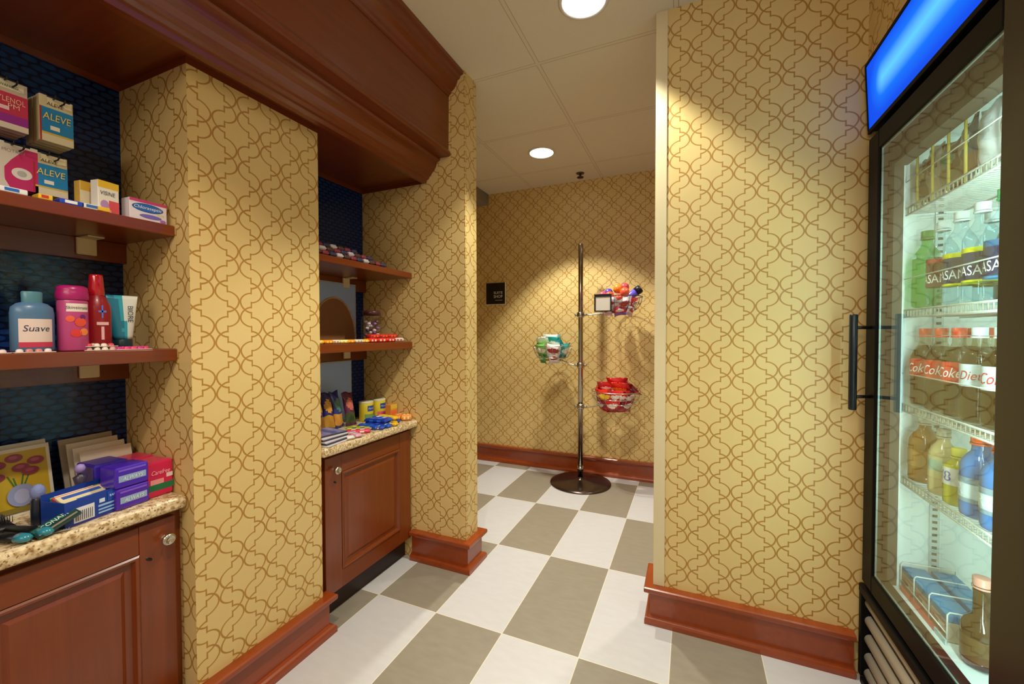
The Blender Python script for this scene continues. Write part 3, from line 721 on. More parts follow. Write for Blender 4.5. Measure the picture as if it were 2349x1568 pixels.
b = MB(); b.box(1.284, 1.2875, .035, .235, .359, .372, mat('#E0482A', .4)); b.box(1.284, 1.2875, -.02, .034, .359, .372, mat('#B8C8C4', .4))
plabel(b.build('price_strip', cooler, loc=CO), 'red price strip along the cooler floor')
for y in (.21, .125, .045, -.03):
    b = MB(); b.tube([(1.300, y, 1.552), (1.298, y, 1.735)], .0035, mat('#C9B04A', .5), 8); plabel(b.build('divider_rod', cooler, loc=CO), 'yellow divider rod on the top shelf')

def tint(c, ior=1.35): return glass_mat('tinted_'+str(len(bpy.data.materials)), c, ior, 1.0, .02)
GREEN = tint((.42, .80, .45, 1)); WATER = tint((.86, .95, .97, 1)); 
COLA = mat('#2A1A10', .08, coat=.5); COLAN = tint((.80, .76, .66, 1))
def bottle(name, label, cat, loc, grp, body, cap, lab, H=.235, Rr=.034, lz=(.09, .145), txt=None, tcol='#FFFFFF', bands=(), fill=None, neck=None, rz=-PI/2, capr=.0145, w=None, shear=0.0, th=None, tz=None):
    t = thing(name, label, cat, loc, rz, grp)
    nk = neck or H*.80
    b = MB()
    b.lathe([(0, .002), (Rr*.7, .0), (Rr*.96, .006), (Rr, .018), (Rr, lz[0]-.004), (Rr*.975, lz[0]), (Rr*.975, lz[1]), (Rr, lz[1]+.004), (Rr*.98, nk*.80), (Rr*.80, nk*.90), (Rr*.48, nk*.99), (capr*.9, nk*1.04), (capr*.9, H-.022)], body, 28, cap=False)
    b.build('bottle_body', t)
    if fill:
        b = MB(); r2 = Rr*.95
        b.lathe([(0, .004), (r2*.9, .005), (r2, .018), (r2, nk*.80), (r2*.80, nk*.895), (r2*.45, nk*.98), (0, nk*.985)], fill, 24, cap=False); plabel(b.build('drink', t), 'drink inside the bottle')
    b = MB(); b.lathe([(capr, H-.020), (capr*1.02, H-.001), (capr*.9, H), (0, H)], cap, 20, cap=False); b.lathe([(capr*1.08, H-.026), (capr*1.08, H-.0215)], cap, 20, cap=False); b.build('cap', t)
    if lab:
        b = MB(); b.lathe([(Rr*1.003, lz[0]), (Rr*1.003, lz[1])], lab, 32, cap=False)
        for z0, z1, m in bands: b.lathe([(Rr*1.006, z0), (Rr*1.006, z1)], m, 32, cap=False)
        b.build('label_wrap', t)
        if txt:
            o = text('lettering', txt, w or Rr*1.35, mat(tcol, .5), t, (0, -Rr*1.012, tz or (lz[0]+lz[1])/2), h=th, shear=shear)
            # wrap lettering round the bottle
            for v in o.data.vertices:
                a = v.co.x/Rr; v.co.z = -(Rr*1.012*(1-math.cos(a))) ; v.co.x = Rr*1.012*math.sin(a)
    return t
# water row
BX = 1.322
z = SHZ[1]+.021
capw = mat('#D6DAD8', .35); NAVY = mat('#1D2C50', .4); YEL = mat('#D8CC1C', .4)
bottle('soda_bottle', 'green soda bottle at the far left of the water shelf', 'bottle', (BX, .203, z), None, GREEN, mat('#3F8A44', .35), None, H=.232, fill=None)
g = 'water bottles on the second cooler shelf'
wb = bottle('water_bottle', 'clear water bottle with a brown red label next to the green soda bottle', 'bottle', (BX, .117, z), g, WATER, capw, mat('#5E3A34', .4), txt='DASANI', bands=((.122, .134, mat('#B04040', .4)),), H=.238, rz=R(-66), w=.084, lz=(.055, .122), th=.024, tz=.078)
wb2 = bottle('water_bottle', 'clear water bottle with a navy and yellow label, third from the left', 'bottle', (BX, .032, z), g, WATER, capw, NAVY, txt='DASANI', bands=((.122, .134, YEL), (.050, .055, YEL)), H=.244, rz=R(-66), w=.084, lz=(.055, .122), th=.024, tz=.078)
again(wb2, (BX, -.053, z), R(-54), 'clear water bottle with a navy and yellow label, fourth from the left', g)
wb3 = bottle('water_bottle', 'clear water bottle with green cap partly behind the cooler door stile', 'bottle', (BX, -.137, z), g, WATER, mat('#1FAE6C', .35), NAVY, txt='DASANI', bands=((.122, .136, mat('#1E5E88', .4)), (.050, .055, mat('#1E7EA8', .4))), H=.252, rz=R(-66), w=.084, lz=(.055, .122), th=.024, tz=.078)
again(wb3, (BX, -.222, z), R(-55), 'clear water bottle with green cap behind the right stile of the cooler', g)
again(wb2, (BX+.08, .075, z), R(-55), 'clear water bottle in the second row behind the brown red label', g)
again(wb2, (BX+.08, -.01, z), R(-70), 'clear water bottle in the second row behind the yellow labels', g)
# cola row
z = SHZ[2]+.021; g = 'cola bottles on the third cooler shelf'
CR = mat('#E0442E', .35); CW = mat('#DDE4E8', .35); LR = mat('#D8392A', .4); LW = mat('#CDD6D8', .4)
cb = bottle('cola_bottle', 'cola bottle with red cap, leftmost of its shelf', 'bottle', (BX, .203, z), g, COLAN, CR, LR, txt='Coke', fill=COLA, shear=.35, rz=R(-52), w=.056, th=.026)
again(cb, (BX, .117, z), R(-46), 'cola bottle with red cap, second from the left', g)
again(cb, (BX, .032, z), R(-60), 'cola bottle with red cap next to the white capped ones', g)
dc = bottle('cola_bottle', 'diet cola bottle with white cap and silver label next to the red capped ones', 'bottle', (BX, -.053, z), g, COLAN, CW, LW, txt='Diet', tcol='#C8202A', fill=COLA, shear=.3, rz=R(-52), w=.045, th=.022)
dc2 = bottle('cola_bottle', 'diet cola bottle with white cap at the door stile', 'bottle', (BX, -.137, z), g, COLAN, CW, LW, txt='Coke', tcol='#C8202A', fill=COLA, shear=.35, rz=R(-52), w=.056, th=.026)
again(dc2, (BX, -.222, z), R(-55), 'diet cola bottle hidden behind the right stile of the cooler', g)
for y, l in ((.16, 'second row cola bottle behind the left red caps'), (.075, 'second row cola bottle behind the middle red caps')):
    again(cb, (BX+.08, y, z), R(-55), l, g)
again(dc, (BX+.08, -.01, z), R(-55), 'second row diet cola bottle behind the white caps', g)
# juice row
z = SHZ[3]+.021
bottle('juice_bottle', 'amber juice bottle at the far left of the fourth cooler shelf', 'bottle', (BX, .196, z), None, mat('#8A5A1E', .12, coat=.4), mat('#CFC9B8', .4), mat('#A87A3A', .4), H=.20, lz=(.05, .10), Rr=.037)
bottle('coffee_bottle', 'beige milk coffee bottle with clear shoulders on the fourth cooler shelf', 'bottle', (BX-.004, .085, z), None, mat('#C4AE7C', .15, coat=.4), mat('#B9AE98', .35), mat('#C9B888', .4), bands=((.07, .10, mat('#9DB8A0', .4)),), H=.185, lz=(.05, .11), Rr=.031)
bottle('juice_bottle', 'short yellow green juice bottle between the coffee and the blue drink', 'bottle', (BX-.006, .008, z), None, mat('#A8A022', .15, coat=.4), mat('#D8CC4A', .4), mat('#D8D2C8', .4), txt='V8', tcol='#3A4A9A', H=.15, lz=(.055, .10), Rr=.030)
BL = mat('#2A6FB0', .12, coat=.5)
sd = bottle('sports_drink', 'blue sports drink bottle with orange cap on the fourth cooler shelf', 'bottle', (BX, -.070, z), 'blue sports drinks', BL, mat('#F0582A', .35), mat('#7E93A0', .35), txt='R', tcol='#F0F0F0', bands=((.05, .085, mat('#C8D4D8', .4)),), H=.205, Rr=.038, lz=(.04, .10), capr=.019, w=.02)
again(sd, (BX, -.150, z), R(-90), 'blue sports drink bottle with orange cap cut by the door stile', 'blue sports drinks')
again(sd, (BX, -.230, z), R(-90), 'blue sports drink bottle hidden behind the door stile', 'blue sports drinks')
# top shelf pouches
z = SHZ[0]+.022; g = 'snack pouches on the top cooler shelf'
for k, (y, cols, h, lab) in enumerate([(.225, ['#4A3420', '#C8B070', '#6A4A30'], .13, 'dark brown snack pouch at the far left of the top cooler shelf'), (.165, ['#D8D4CC', '#5A3A28', '#B8A890'], .15, 'silver and brown snack pouch second from the left on the top cooler shelf'),
        (.085, ['#5A2A20', '#4FA08A', '#7A6A4A'], .13, 'maroon snack pouch with green print on the top cooler shelf'), (.005, ['#3A5A6A', '#C8C0B0', '#6A4A3A'], .15, 'blue grey snack pouch on the top cooler shelf'), (-.075, ['#E4E8EA', '#C8D0D4', '#F0F2F2'], .15, 'white clear fronted pouch at the door stile of the top cooler shelf'), (-.16, ['#E4E8EA', '#B09070', '#F0F2F2'], .15, 'white snack pouch behind the door stile of the top cooler shelf')]):
    t = thing('snack_pouch', lab, 'pouch', (1.325, y, z), rz=-PI/2+R(8*(k % 3-1)), group=g)
    snack_bag([gl(c, .2) for c in cols], .078, h, .04, 90+k).build('pouch', t, loc=(0, 0, h/2))
# cooler floor
g = 'blue topped cartons on the cooler floor'
def carton(loc, rz, label):
    t = thing('ice_cream_carton', label, 'carton', loc, rz, g)
    b = MB(); b.box(-.04, .04, -.028, .028, 0, .052, mat('#C8B8A0', .45), .002, 1); b.build('carton_body', t)
    b = MB(); b.box(-.041, .041, -.029, .029, .0521, .072, mat('#1B86B8', .4), .004, 2); plabel(b.build('lid', t), 'blue carton lid')
    decals(t, [(-.038, .038, .010, .048, mat('#C88A7A', .4)), (-.02, .03, .018, .040, mat('#E8D8C0', .4)), (-.03, .0, .022, .036, mat('#A85A4A', .4))], -.028)
for k in range(3):
    carton((1.322, .205-k*.085, .359), -PI/2, ('leftmost', 'middle', 'right')[k]+' blue lidded carton in the front row of the cooler floor')
for k in range(3):
    carton((1.392, .205-k*.085, .359), -PI/2, ('leftmost', 'middle', 'right')[k]+' blue lidded carton in the back row of the cooler floor')
b = MB()
for y in (.245, .162, .077, -.012):
    b.tube([(1.291, y, .36), (1.291, y, .435), (1.296, y, .442), (1.42, y, .442), (1.42, y, .36)], .002, WW, 6)
b.tube([(1.291, .245, .385), (1.291, -.012, .385)], .002, WW, 6)
t = b.build('wire_rack', loc=(0, 0, 0)); tag(t, 'white wire rack around the blue cartons on the cooler floor', 'rack')
bottle('tea_bottle', 'brown glass bottle with red cap standing on the cooler floor', 'bottle', (1.326, -.075, .359), None, mat('#3A2A16', .1, coat=.5), mat('#D89A8A', .35), mat('#5A4626', .4), H=.218, Rr=.036, lz=(.02, .075), capr=.017, neck=.125)

# ------------------------------------------------------------------ goods in the near alcove
def pk(c, r=.35): return mat(c, r, coat=.2)
def carton_box(name, label, cat, loc, rz, w, d, h, col, rects=(), texts=(), side=None, grp=None, bev=.0008):
    """upright pack, origin at the bottom centre, front face -Y"""
    t = thing(name, label, cat, loc, rz, grp)
    b = MB(); b.box(-w/2, w/2, -d/2, d/2, 0, h, pk(col), bev, 1); b.build('box', t)
    if rects: decals(t, [((r[0]-.5)*w, (r[1]-.5)*w, r[2]*h, r[3]*h, pk(r[4])) + ((('o',) if r[5] == 'o' else ([((p[0]-.5)*w, p[1]*h) for p in r[5]],)) if len(r) > 5 else ()) for r in rects], -d/2)
    for x in texts:
        tt, tw, cx, cz, c = x[:5]; sh = x[5] if len(x) > 5 else 0; hh = x[6]*h if len(x) > 6 else None
        text('lettering', tt, tw*w, pk(c), t, ((cx-.5)*w, -d/2-.0002*(len(rects)+2), cz*h), h=hh, shear=sh)
    return t
RZ = PI/2
# medicine boxes hanging on hooks
def med(loc, lab, base, rects, texts, n=4, w=.060, h=.112):
    for k in range(n):
        x = loc[0]-k*.0205
        l = lab[0] if k == 0 else lab[1] % ('right behind the front one', 'third from the front', 'nearest the wall')[k-1]
        t = carton_box('medicine_box', l, 'medicine box', (x, loc[1]+.001*(k % 2), loc[2]), RZ+R(1.5*(k % 3)), w, .0185, h, base, rects if k == 0 else [(0, .06, 0, .75, '#B02A2A')], texts if k == 0 else (), grp=lab[2])
bl_r = [(0, 1, 0, .74, '#1F86C6'), (0, 1, 0, .16, '#E0D6B8'), (0, 1, .16, .20, '#D8B84A'), (.0, .05, .0, .74, '#B02A2A'), (.30, .58, .27, .36, '#F0ECE0'), (.52, .92, .80, .97, '#E8DDB8', 'o'), (.22, .95, .82, .97, '#EDE2C0')]
bl_t = [('ALEVE', .84, .5, .55, '#F2D46A', .1, .15), ('ALEVE', .5, .45, .83, '#2A2012', .1, .075)]
med((-.80, -.935, 1.650), ('blue and cream pain relief box in front of the upper right hook', 'cream backed pain relief box on the upper right hook, %s', 'pain relief boxes on the upper right hook'), '#D8CCA4', bl_r, bl_t)
med((-.80, -.948, 1.517), ('blue and cream pain relief box in front of the lower right hook', 'cream backed pain relief box on the lower right hook, %s', 'pain relief boxes on the lower right hook'), '#CFC39C', bl_r, bl_t, 3, h=.100)
rd_r = [(0, 1, 0, .74, '#C8345A'), (0, 1, 0, .12, '#E0D6C8'), (0, 1, .12, .30, '#9A2C9A'), (.1, .9, .82, .97, '#E6E2CC'), (.05, .5, .38, .46, '#F0D0E0')]
rd_t = [('TYLENOL', .86, .5, .60, '#F0C8B0', 0, .11), ('PM', .3, .62, .48, '#F0C8B0'), ('ADVANCED', .6, .45, .88, '#2E4A22', 0, .06)]
med((-.80, -1.014, 1.652), ('pink and violet pain relief box in front of the upper left hook', 'red edged pain relief box on the upper left hook, %s', 'pain relief boxes on the upper left hook'), '#C8B8A8', rd_r, rd_t)
pk_r = [(0, 1, 0, 1, '#D8D0C4'), (.25, 1, 0, .92, '#C82A6A'), (0, .62, .0, .95, '#D8CFC6', [(0, 0), (0, .95), (.75, .95), (.40, .62), (.22, .40), (.26, .15), (.36, 0)]), (.40, .86, .22, .48, '#E4E0DC', 'o'), (.52, .74, .28, .42, '#B8B8B8', 'o')]
med((-.80, -1.006, 1.517), ('white and magenta box with silver oval in front of the lower left hook', 'magenta box on the lower left hook, %s', 'magenta boxes on the lower left hook'), '#B81E58', pk_r, [('MOTRIN', .5, .45, .82, '#9A8A8A')], 3, w=.072, h=.104)
def hook(label, y, z):
    t = thing('display_hook', label, 'hook', (-.9845, y, z), group='black wire hooks on the navy wall')
    b = MB(); b.box(0, .004, -.016, .016, -.012, .012, BLACKM, .001, 1); b.build('mounting_plate', t)
    b = MB()
    b.tube([(.004, -.006, .004), (.20, -.006, .004), (.206, -.006, .004), (.208, -.006, .012)], .0018, BLACKM, 6)
    b.tube([(.004, .006, -.006), (.215, .006, -.006), (.222, .006, -.002), (.222, .006, .004)], .0018, BLACKM, 6)
    b.tube([(.205, -.02, .004), (.205, .02, .004)], .0018, BLACKM, 6)
    b.build('wire', t)
for y, z, l in ((-.935, 1.752, 'black wire hook above the upper blue pain relief boxes'), (-.948, 1.610, 'black wire hook above the lower blue pain relief boxes'), (-1.014, 1.757, 'black wire hook above the pink pain relief boxes'), (-1.006, 1.612, 'black wire hook above the white and magenta boxes')):
    hook(l, y, z)
# shelf one: small packs
S1 = 1.4862; S2 = 1.1312
carton_box('eye_drops_box', 'small white and yellow eye drops box standing on the upper shelf', 'box', (-.735, -.868, S1), RZ+R(10), .046, .026, .082, '#E8E4DC',
           [(0, 1, .78, 1, '#E3B924'), (.5, 1, 0, .42, '#D84A5A'), (.1, .5, .12, .4, '#B48AC8', 'o'), (.15, .6, 0, .12, '#E8A0B0')], [('VISINE', .7, .45, .62, '#2E2A4A', .15, .12)])
carton_box('eye_drops_box', 'yellow sided eye drops box behind the white and yellow one', 'box', (-.775, -.885, S1), RZ+R(6), .046, .024, .080, '#D8B040', [(0, 1, 0, .7, '#E4D8B8')])
carton_box('lozenge_box', 'low white and violet throat lozenge box at the right end of the upper shelf', 'box', (-.735, -.783, S1), RZ+R(3), .088, .036, .056, '#E4DDE6',
           [(0, 1, .86, 1, '#C8407A'), (.06, .90, .42, .84, '#2358A8', 'o'), (.1, .86, .46, .80, '#2A6AC0', 'o'), (.25, .85, .14, .34, '#7A6AC8', 'o'), (.8, .97, .05, .2, '#A86AC8', 'o')], [('Chloraseptic', .74, .48, .62, '#F4F4F8', .2, .20), ('KIDS', .2, .82, .40, '#D8E040', .2)])
for k, (y, c1, c2, l) in enumerate([(-1.085, '#E4E6E8', '#2A5AB8', 'flat white and blue packet at the far left on the upper shelf edge'), (-1.035, '#E8EAEC', '#2A6AC0', 'flat white and blue packet under the magenta box'), (-.985, '#E8C030', '#C83A2A', 'short yellow packet between two blue ones on the upper shelf edge'),
        (-.940, '#2A4AC0', '#F0F0F0', 'flat blue lettered packet under the pain relief boxes'), (-.902, '#E2E6EA', '#3A6AB0', 'flat white packet beside the eye drops')]):
    t = thing('flat_packet', l, 'packet', (-.722, y, S1), RZ, 'flat packets along the edge of the upper shelf')
    b = MB(); w = .024 if k == 2 else .044; b.box(-w/2, w/2, -.014, .02, 0, .012, pk(c1), .002, 2); b.build('wrapper', t)
    decals(t, [(-w*.3, w*.2, .003, .010, pk(c2))], -.014)
t = thing('flat_packet', 'yellow packet lying at the foot of the eye drops box', 'packet', (-.713, -.882, S1), RZ, 'flat packets along the edge of the upper shelf')
b = MB(); b.box(-.012, .012, -.008, .008, 0, .011, pk('#E8B828'), .002, 2); b.build('wrapper', t)

# shelf two: toiletries
def lathe_thing(name, label, cat, loc, parts, rz=RZ, sx=1, sy=1, grp=None):
    t = thing(name, label, cat, loc, rz, grp)
    for pn, prof, m in parts:
        b = MB(); b.lathe(prof, m, 36, cap=False, sx=sx, sy=sy); b.build(pn, t)
    return t
def curved_label(t, Rr, z0, z1, a0, a1, m, sx=1.0, sy=1.0, name='front_label'):
    b = MB(); i = b.mi(m); n = 16; pa = []
    for k in range(n+1):
        a = R(a0+(a1-a0)*k/n); pa.append((sx*Rr*1.006*math.sin(a), -sy*Rr*1.006*math.cos(a)))
    vs = [[b.bm.verts.new((x, y, z)) for x, y in pa] for z in (z0, z1)]
    for k in range(n):
        f = b.bm.faces.new((vs[0][k], vs[0][k+1], vs[1][k+1], vs[1][k])); f.material_index = i; f.smooth = True
    return b.build(name, t, fix=False)
def curved_text(t, body, Rr, w, z, c, a=0, h=None, shear=.2, sx=1, sy=1, rot=0):
    o = text('lettering', body, w, pk(c), t, (0, 0, z), h=h, shear=shear)
    for v in o.data.vertices:
        x, y = v.co.x, v.co.y
        if rot: x, y = -y, x
        an = x/Rr+R(a); v.co = Vector((sx*Rr*1.012*math.sin(an), y, sy*Rr*1.012*math.cos(an)))
t = lathe_thing('lotion_bottle', 'pale blue lotion bottle with white and pink label on the lower shelf', 'bottle', (-.752, -.998, S2), [
    ('bottle_body', [(0, .001), (.034, .001), (.037, .006), (.037, .09), (.035, .105), (.026, .114), (.017, .117)], pk('#52789E')),
    ('cap', [(.0175, .1165), (.018, .14), (.016, .1425), (0, .1425)], pk('#4F8494'))], sx=.98, sy=.62)
curved_label(t, .037, .012, .078, -48, 48, pk('#E6D2CC'), .98, .62); curved_label(t, .0374, .012, .024, -48, 48, pk('#C83A5A'), .98, .62, 'label_band')
curved_text(t, 'Suave', .0376, .046, .056, '#2A3A5A', sx=.98, sy=.62)
t = lathe_thing('shave_gel_can', 'pink shave gel can with magenta cap on the lower shelf', 'can', (-.752, -.929, S2), [
    ('can_body', [(0, .001), (.027, .001), (.028, .004), (.028, .122), (.0265, .127)], pk('#B8447E')),
    ('cap', [(.0285, .1275), (.0295, .13), (.0295, .145), (.0285, .147), (.0285, .151), (.027, .159), (.020, .163), (0, .1635)], pk('#A81A68'))])
curved_label(t, .028, .098, .118, -42, 50, pk('#E8DCD4')); curved_text(t, 'Skintimate', .0284, .044, .108, '#3A2A3A')
for a, z, r, c in ((-28, .080, .008, '#E8604A'), (8, .072, .011, '#E4503A'), (-8, .045, .010, '#D83A3A'), (22, .048, .009, '#F08A4A'), (18, .085, .006, '#6A2A7A')):
    b = MB(); xf = Matrix.Translation((.0284*math.sin(R(a)), -.0284*math.cos(R(a)), z)) @ Euler((PI/2, 0, R(a))).to_matrix().to_4x4()
    b.lathe([(0, .0008), (r, .0002)], pk(c), 18, xf=xf, cap=False); b.build('printed_berry', t)
t = lathe_thing('hair_spray_bottle', 'tall dark red bottle with glossy red cap on the lower shelf', 'bottle', (-.775, -.874, S2), [
    ('bottle_body', [(0, .001), (.026, .001), (.028, .005), (.0285, .10), (.027, .118), (.020, .136), (.0155, .144)], pk('#8E1020')),
    ('cap', [(.0158, .1445), (.0162, .152), (.0135, .195), (.0125, .199), (0, .1995)], mat('#A80E22', .1, coat=.8))])
b = MB()
for q in ((-.0016, .0016, .085, .118), (-.008, .008, .099, .104), (-.012, .012, .066, .074), (-.003, .003, .028, .062)):
    b.box(q[0], q[1], -.0292, -.0288, q[2], q[3], pk('#5A7AD8') if q[2] > .08 else pk('#E0B0B8'))
plabel(b.build('front_label', t), 'blue cross and pale print')
t = thing('face_cream_tube', 'teal and white cream tube standing on its cap at the right of the lower shelf', 'tube', (-.795, -.812, S2), RZ+R(-6))
b = MB(); ms = [b.mi(pk('#D8DCD6')), b.mi(pk('#1E7A98')), b.mi(pk('#2FA0B8'))]
g = []
for j in range(13):
    v = j/12; z = .028+.122*v; row = []
    for k in range(24):
        a = 2*PI*k/24; hw = .021+.014*v; hd = .015*(1-v**1.6)+.0008
        row.append(b.bm.verts.new((hw*math.cos(a), hd*math.sin(a), z)))
    g.append(row)
for j in range(12):
    for k in range(24):
        f = b.bm.faces.new((g[j][k], g[j][(k+1) % 24], g[j+1][(k+1) % 24], g[j+1][k])); f.smooth = True
        cx = sum(v.co.x for v in f.verts)/4; cz = sum(v.co.z for v in f.verts)/4
        f.material_index = ms[1] if cx < -.004-.10*(cz-.07) + .003*math.sin(cz*200) else ms[2] if cx < .004-.10*(cz-.07) else ms[0]
b.bm.faces.new(g[-1]); b.bm.faces.new(g[0][::-1])
b.build('tube_body', t)
b = MB(); b.lathe([(0, 0), (.020, 0), (.021, .003), (.0205, .026), (.019, .0278), (0, .0278)], pk('#14323C'), 24, cap=False, sy=.8); b.build('cap', t)
o = text('lettering', 'BIORE', .045, pk('#1E3440'), t, (.014, -.0125, .098), rot=(PI/2-R(5), R(90), 0))
def blister(label, x, y, z, rz, n, m, c1, c2, grp):
    t = thing('blister_pack', label, 'blister pack', (x, y, z), rz, grp)
    b = MB(); b.box(-n*.0075-.003, n*.0075+.003, -m*.0075-.003, m*.0075+.003, 0, .002, pk('#D8C8C0'), .0005, 1); b.build('card', t)
    for i in range(n):
        for j in range(m):
            b = MB(); b.lathe([(.0062, .002), (.0060, .006), (.004, .0085), (0, .0092)], mat((c1 if (i+j) % 3 else c2), .15, coat=.6), 14, c=((i-(n-1)/2)*.015, (j-(m-1)/2)*.015, 0), cap=False)
            b.build('blister', t)
    return t
g = 'blister packs along the lower shelf edge'
blister('blister pack of pink and red domes at the right end of the lower shelf', -.730, -.822, S2, RZ+R(4), 5, 2, '#E0407A', '#C83088', g)
blister('blister pack of pale domes behind the pink one, by the red bottle', -.738, -.884, S2, RZ-R(6), 4, 2, '#E8E0D0', '#D8A8A0', g)
t2 = blister('blister pack stacked on top of the pale domes', -.745, -.884, S2+.0095, RZ+R(5), 4, 2, '#EDE6D6', '#D8485A', g)
blister('blister pack lying in front of the lotion bottle at the left', -.716, -1.008, S2, RZ, 4, 1, '#D88A88', '#F0E0E0', g)
blister('blister pack at the left frame edge on the lower shelf', -.716, -1.078, S2, RZ+R(2), 4, 1, '#E09A90', '#F0D8D8', g)
lathe_thing('lotion_bottle', 'dark blue bottle at the left edge behind the lotion on the lower shelf', 'bottle', (-.82, -1.075, S2), [('bottle_body', [(0, .001), (.03, .001), (.032, .006), (.032, .10), (.02, .12)], pk('#1E3A66')), ('cap', [(.016, .1202), (.016, .145), (0, .147)], pk('#223A5A'))])
# added crumpled clear sheets standing in for gloss reflections on the navy wall
def gloss_sheet(label, x, y, z, w, h, seed):
    r = random.Random(seed); b = MB(); i = b.mi(CLEAR); N = 14
    g = [[b.bm.verts.new((x+.006*r.random()+.010*math.sin(k*1.3+j*.7), y+w*(k/N-.5), z+h*(j/8-.5)+.004*r.random())) for k in range(N+1)] for j in range(9)]
    for j in range(8):
        for k in range(N):
            f = b.bm.faces.new((g[j][k], g[j][k+1], g[j+1][k+1], g[j+1][k])); f.material_index = i; f.smooth = True
    o = b.build('reflection_sheet'); return tag(o, label, 'plastic wrap', 'clear sheets standing in for reflections on the navy wall')
gloss_sheet('crumpled clear sheet standing in for reflections on the navy wall above the toiletries', -.955, -.985, 1.345, .22, .10, 3)
gloss_sheet('crumpled clear sheet standing in for reflections on the navy wall above the greeting cards', -.955, -.955, 1.02, .20, .10, 8)

# counter goods of the near alcove
C1 = .7092
def card(label, x, y, z, rz, tilt, w, h, face, rects, grp=None, th=.004, name='greeting_card'):
    t = thing(name, label, 'card', (x, y, z), grp if False else 0, grp); t.rotation_euler = Euler((tilt, 0, rz), 'XYZ')
    b = MB(); b.box(-w/2, w/2, 0, th, 0, h, pk(face, .5), .0004, 1); b.build('card_stock', t)
    if rects: decals(t, rects, 0.0, 'printed_picture')
    return t
Yl = pk('#B89A1E', .5); Mg = pk('#8A3048', .5); Gn = pk('#3E6A2A', .5); Vb = pk('#8890B8', .5)
H0 = .172; W0 = .122
fl = [(-.036, .134), (-.006, .146), (-.040, .104), (.004, .120), (.032, .132), (.020, .108)]
rects = [(-W0/2+.007, W0/2-.007, .010, H0-.010, Yl)]
for sx_, sz in [(-.012, .075), (.006, .080), (.016, .078), (-.022, .082)]: rects.append((0, 0, 0, 0, Gn, [(-.004, .05), (.0, .05), (sx_+.003, sz+.022), (sx_, sz+.022)]))
for fx, fz in fl: rects.append((fx-.016, fx+.016, fz-.010, fz+.011, Mg, 'o')); rects.append((fx-.009, fx+.007, fz-.002, fz+.007, pk('#A85068', .5), 'o'))
rects += [(-.026, .026, .022, .078, Vb, 'o'), (-.014, .014, .03, .066, pk('#A0A4C8', .5), 'o'), (-W0/2+.007, W0/2-.007, .010, .022, pk('#7A6A22', .5))]
card('yellow greeting card painted with a vase of dark red flowers on the counter', -.905, -.975, C1, RZ+R(4), R(-10), W0, H0, '#CFC8B8', rects)
card('white backed card behind the yellow flower card', -.925, -.985, C1, RZ+R(3), R(-9), .14, .180, '#C8C4BA', None)
card('white card at the left frame edge beside the yellow flower card', -.885, -1.075, C1, RZ+R(2), R(-8), .11, .15, '#CFCAC2', [(-.04, .04, .02, .12, pk('#DAD6D0'))])
g = 'pale cards leaning in the corner of the near alcove'
for k in range(4):
    card(['front pale card with a faint bird drawing beside the purple packs', 'pale card second from the front in the leaning stack', 'pale card third from the front in the leaning stack', 'rearmost grey backed card in the leaning stack'][k],
         -.885-.018*k, -.805-.006*k, C1, RZ+R(2+1.5*k), R(-12), .118+.006*(k == 3), .132+.012*k, ['#C8B8A8', '#CFC4B4', '#C4B8A8', '#9A9080'][k],
         [(-.03, .01, .05, .056, pk('#5A4438')), (0, 0, 0, 0, pk('#6A5448'), [(-.035, .052), (-.02, .048), (.02, .058), (.002, .066), (-.008, .078), (-.016, .06)]), (.0, .04, .04, .044, pk('#9A8470'))] if k == 0 else None, g)
# blue display box of bandages
t = thing('bandage_display_box', 'open blue display box of adhesive bandage packs on the counter front', 'display box', (-.742, -.915, C1), RZ+R(12))
w, d, h = .135, .075, .062
b = MB(); NB = pk('#123C9A')
b.box(-w/2, w/2, -d/2, -d/2+.002, 0, h, NB); b.box(-w/2, w/2, d/2-.002, d/2, 0, h+.014, NB); b.box(-w/2, -w/2+.002, -d/2+.002, d/2-.002, 0, h, NB); b.box(w/2-.002, w/2, -d/2+.002, d/2-.002, 0, h, NB); b.box(-w/2, w/2, -d/2, d/2, 0, .002, NB)
b.build('tray', t)
decals(t, [(-.050, -.008, .006, .042, pk('#DCDCE4')), (.0, .055, .026, .031, pk('#8FB8E8')), (.0, .06, .017, .021, pk('#8FB8E8')), (.0, .05, .009, .013, pk('#8FB8E8')), (.002, .014, .036, .046, pk('#C8D8F0')), (.02, .06, .034, .058, pk('#1A4AB0')), (-w/2, w/2, .0, .005, pk('#2A2A80'))] +
       [(-.047+k*.004, -.0455+k*.004, .010, .034, pk('#3A3A48')) for k in range(9)], -d/2)
text('lettering', 'BAND-AID', .034, pk('#C8D8F8'), t, (.040, -d/2-.004, .048), h=.006)
g = 'adhesive bandage packs inside the blue display box'
for k, (c, c2, l) in enumerate([('#3A7AC8', '#E8D8B0', 'blue'), ('#E8C02A', '#2A5AA8', 'bright yellow'), ('#D8602A', '#F0E8D8', 'orange'), ('#3F9A4A', '#F0E0C0', 'green'), ('#C83A4A', '#F0F0E0', 'red'), ('#E0D2A8', '#3A5AB0', 'cream')]):
    p = thing('bandage_pack', l + ' bandage pack slanting in the blue display box', 'bandage pack', (-.748+.011*k-.03, -.915+.002*k, C1+.040+.002*(k % 2)), grp if False else 0, g)
    p.rotation_euler = Euler((R(-62), 0, RZ+R(12)), 'XYZ')
    b = MB(); b.box(-.058, .058, -.003, .003, -.012, .046, pk(c), .001, 1); b.build('pack', p)
    decals(p, [(-.05, .03, .030, .040, pk(c2)), (-.03, .05, .012, .02, pk(c2))], -.003)
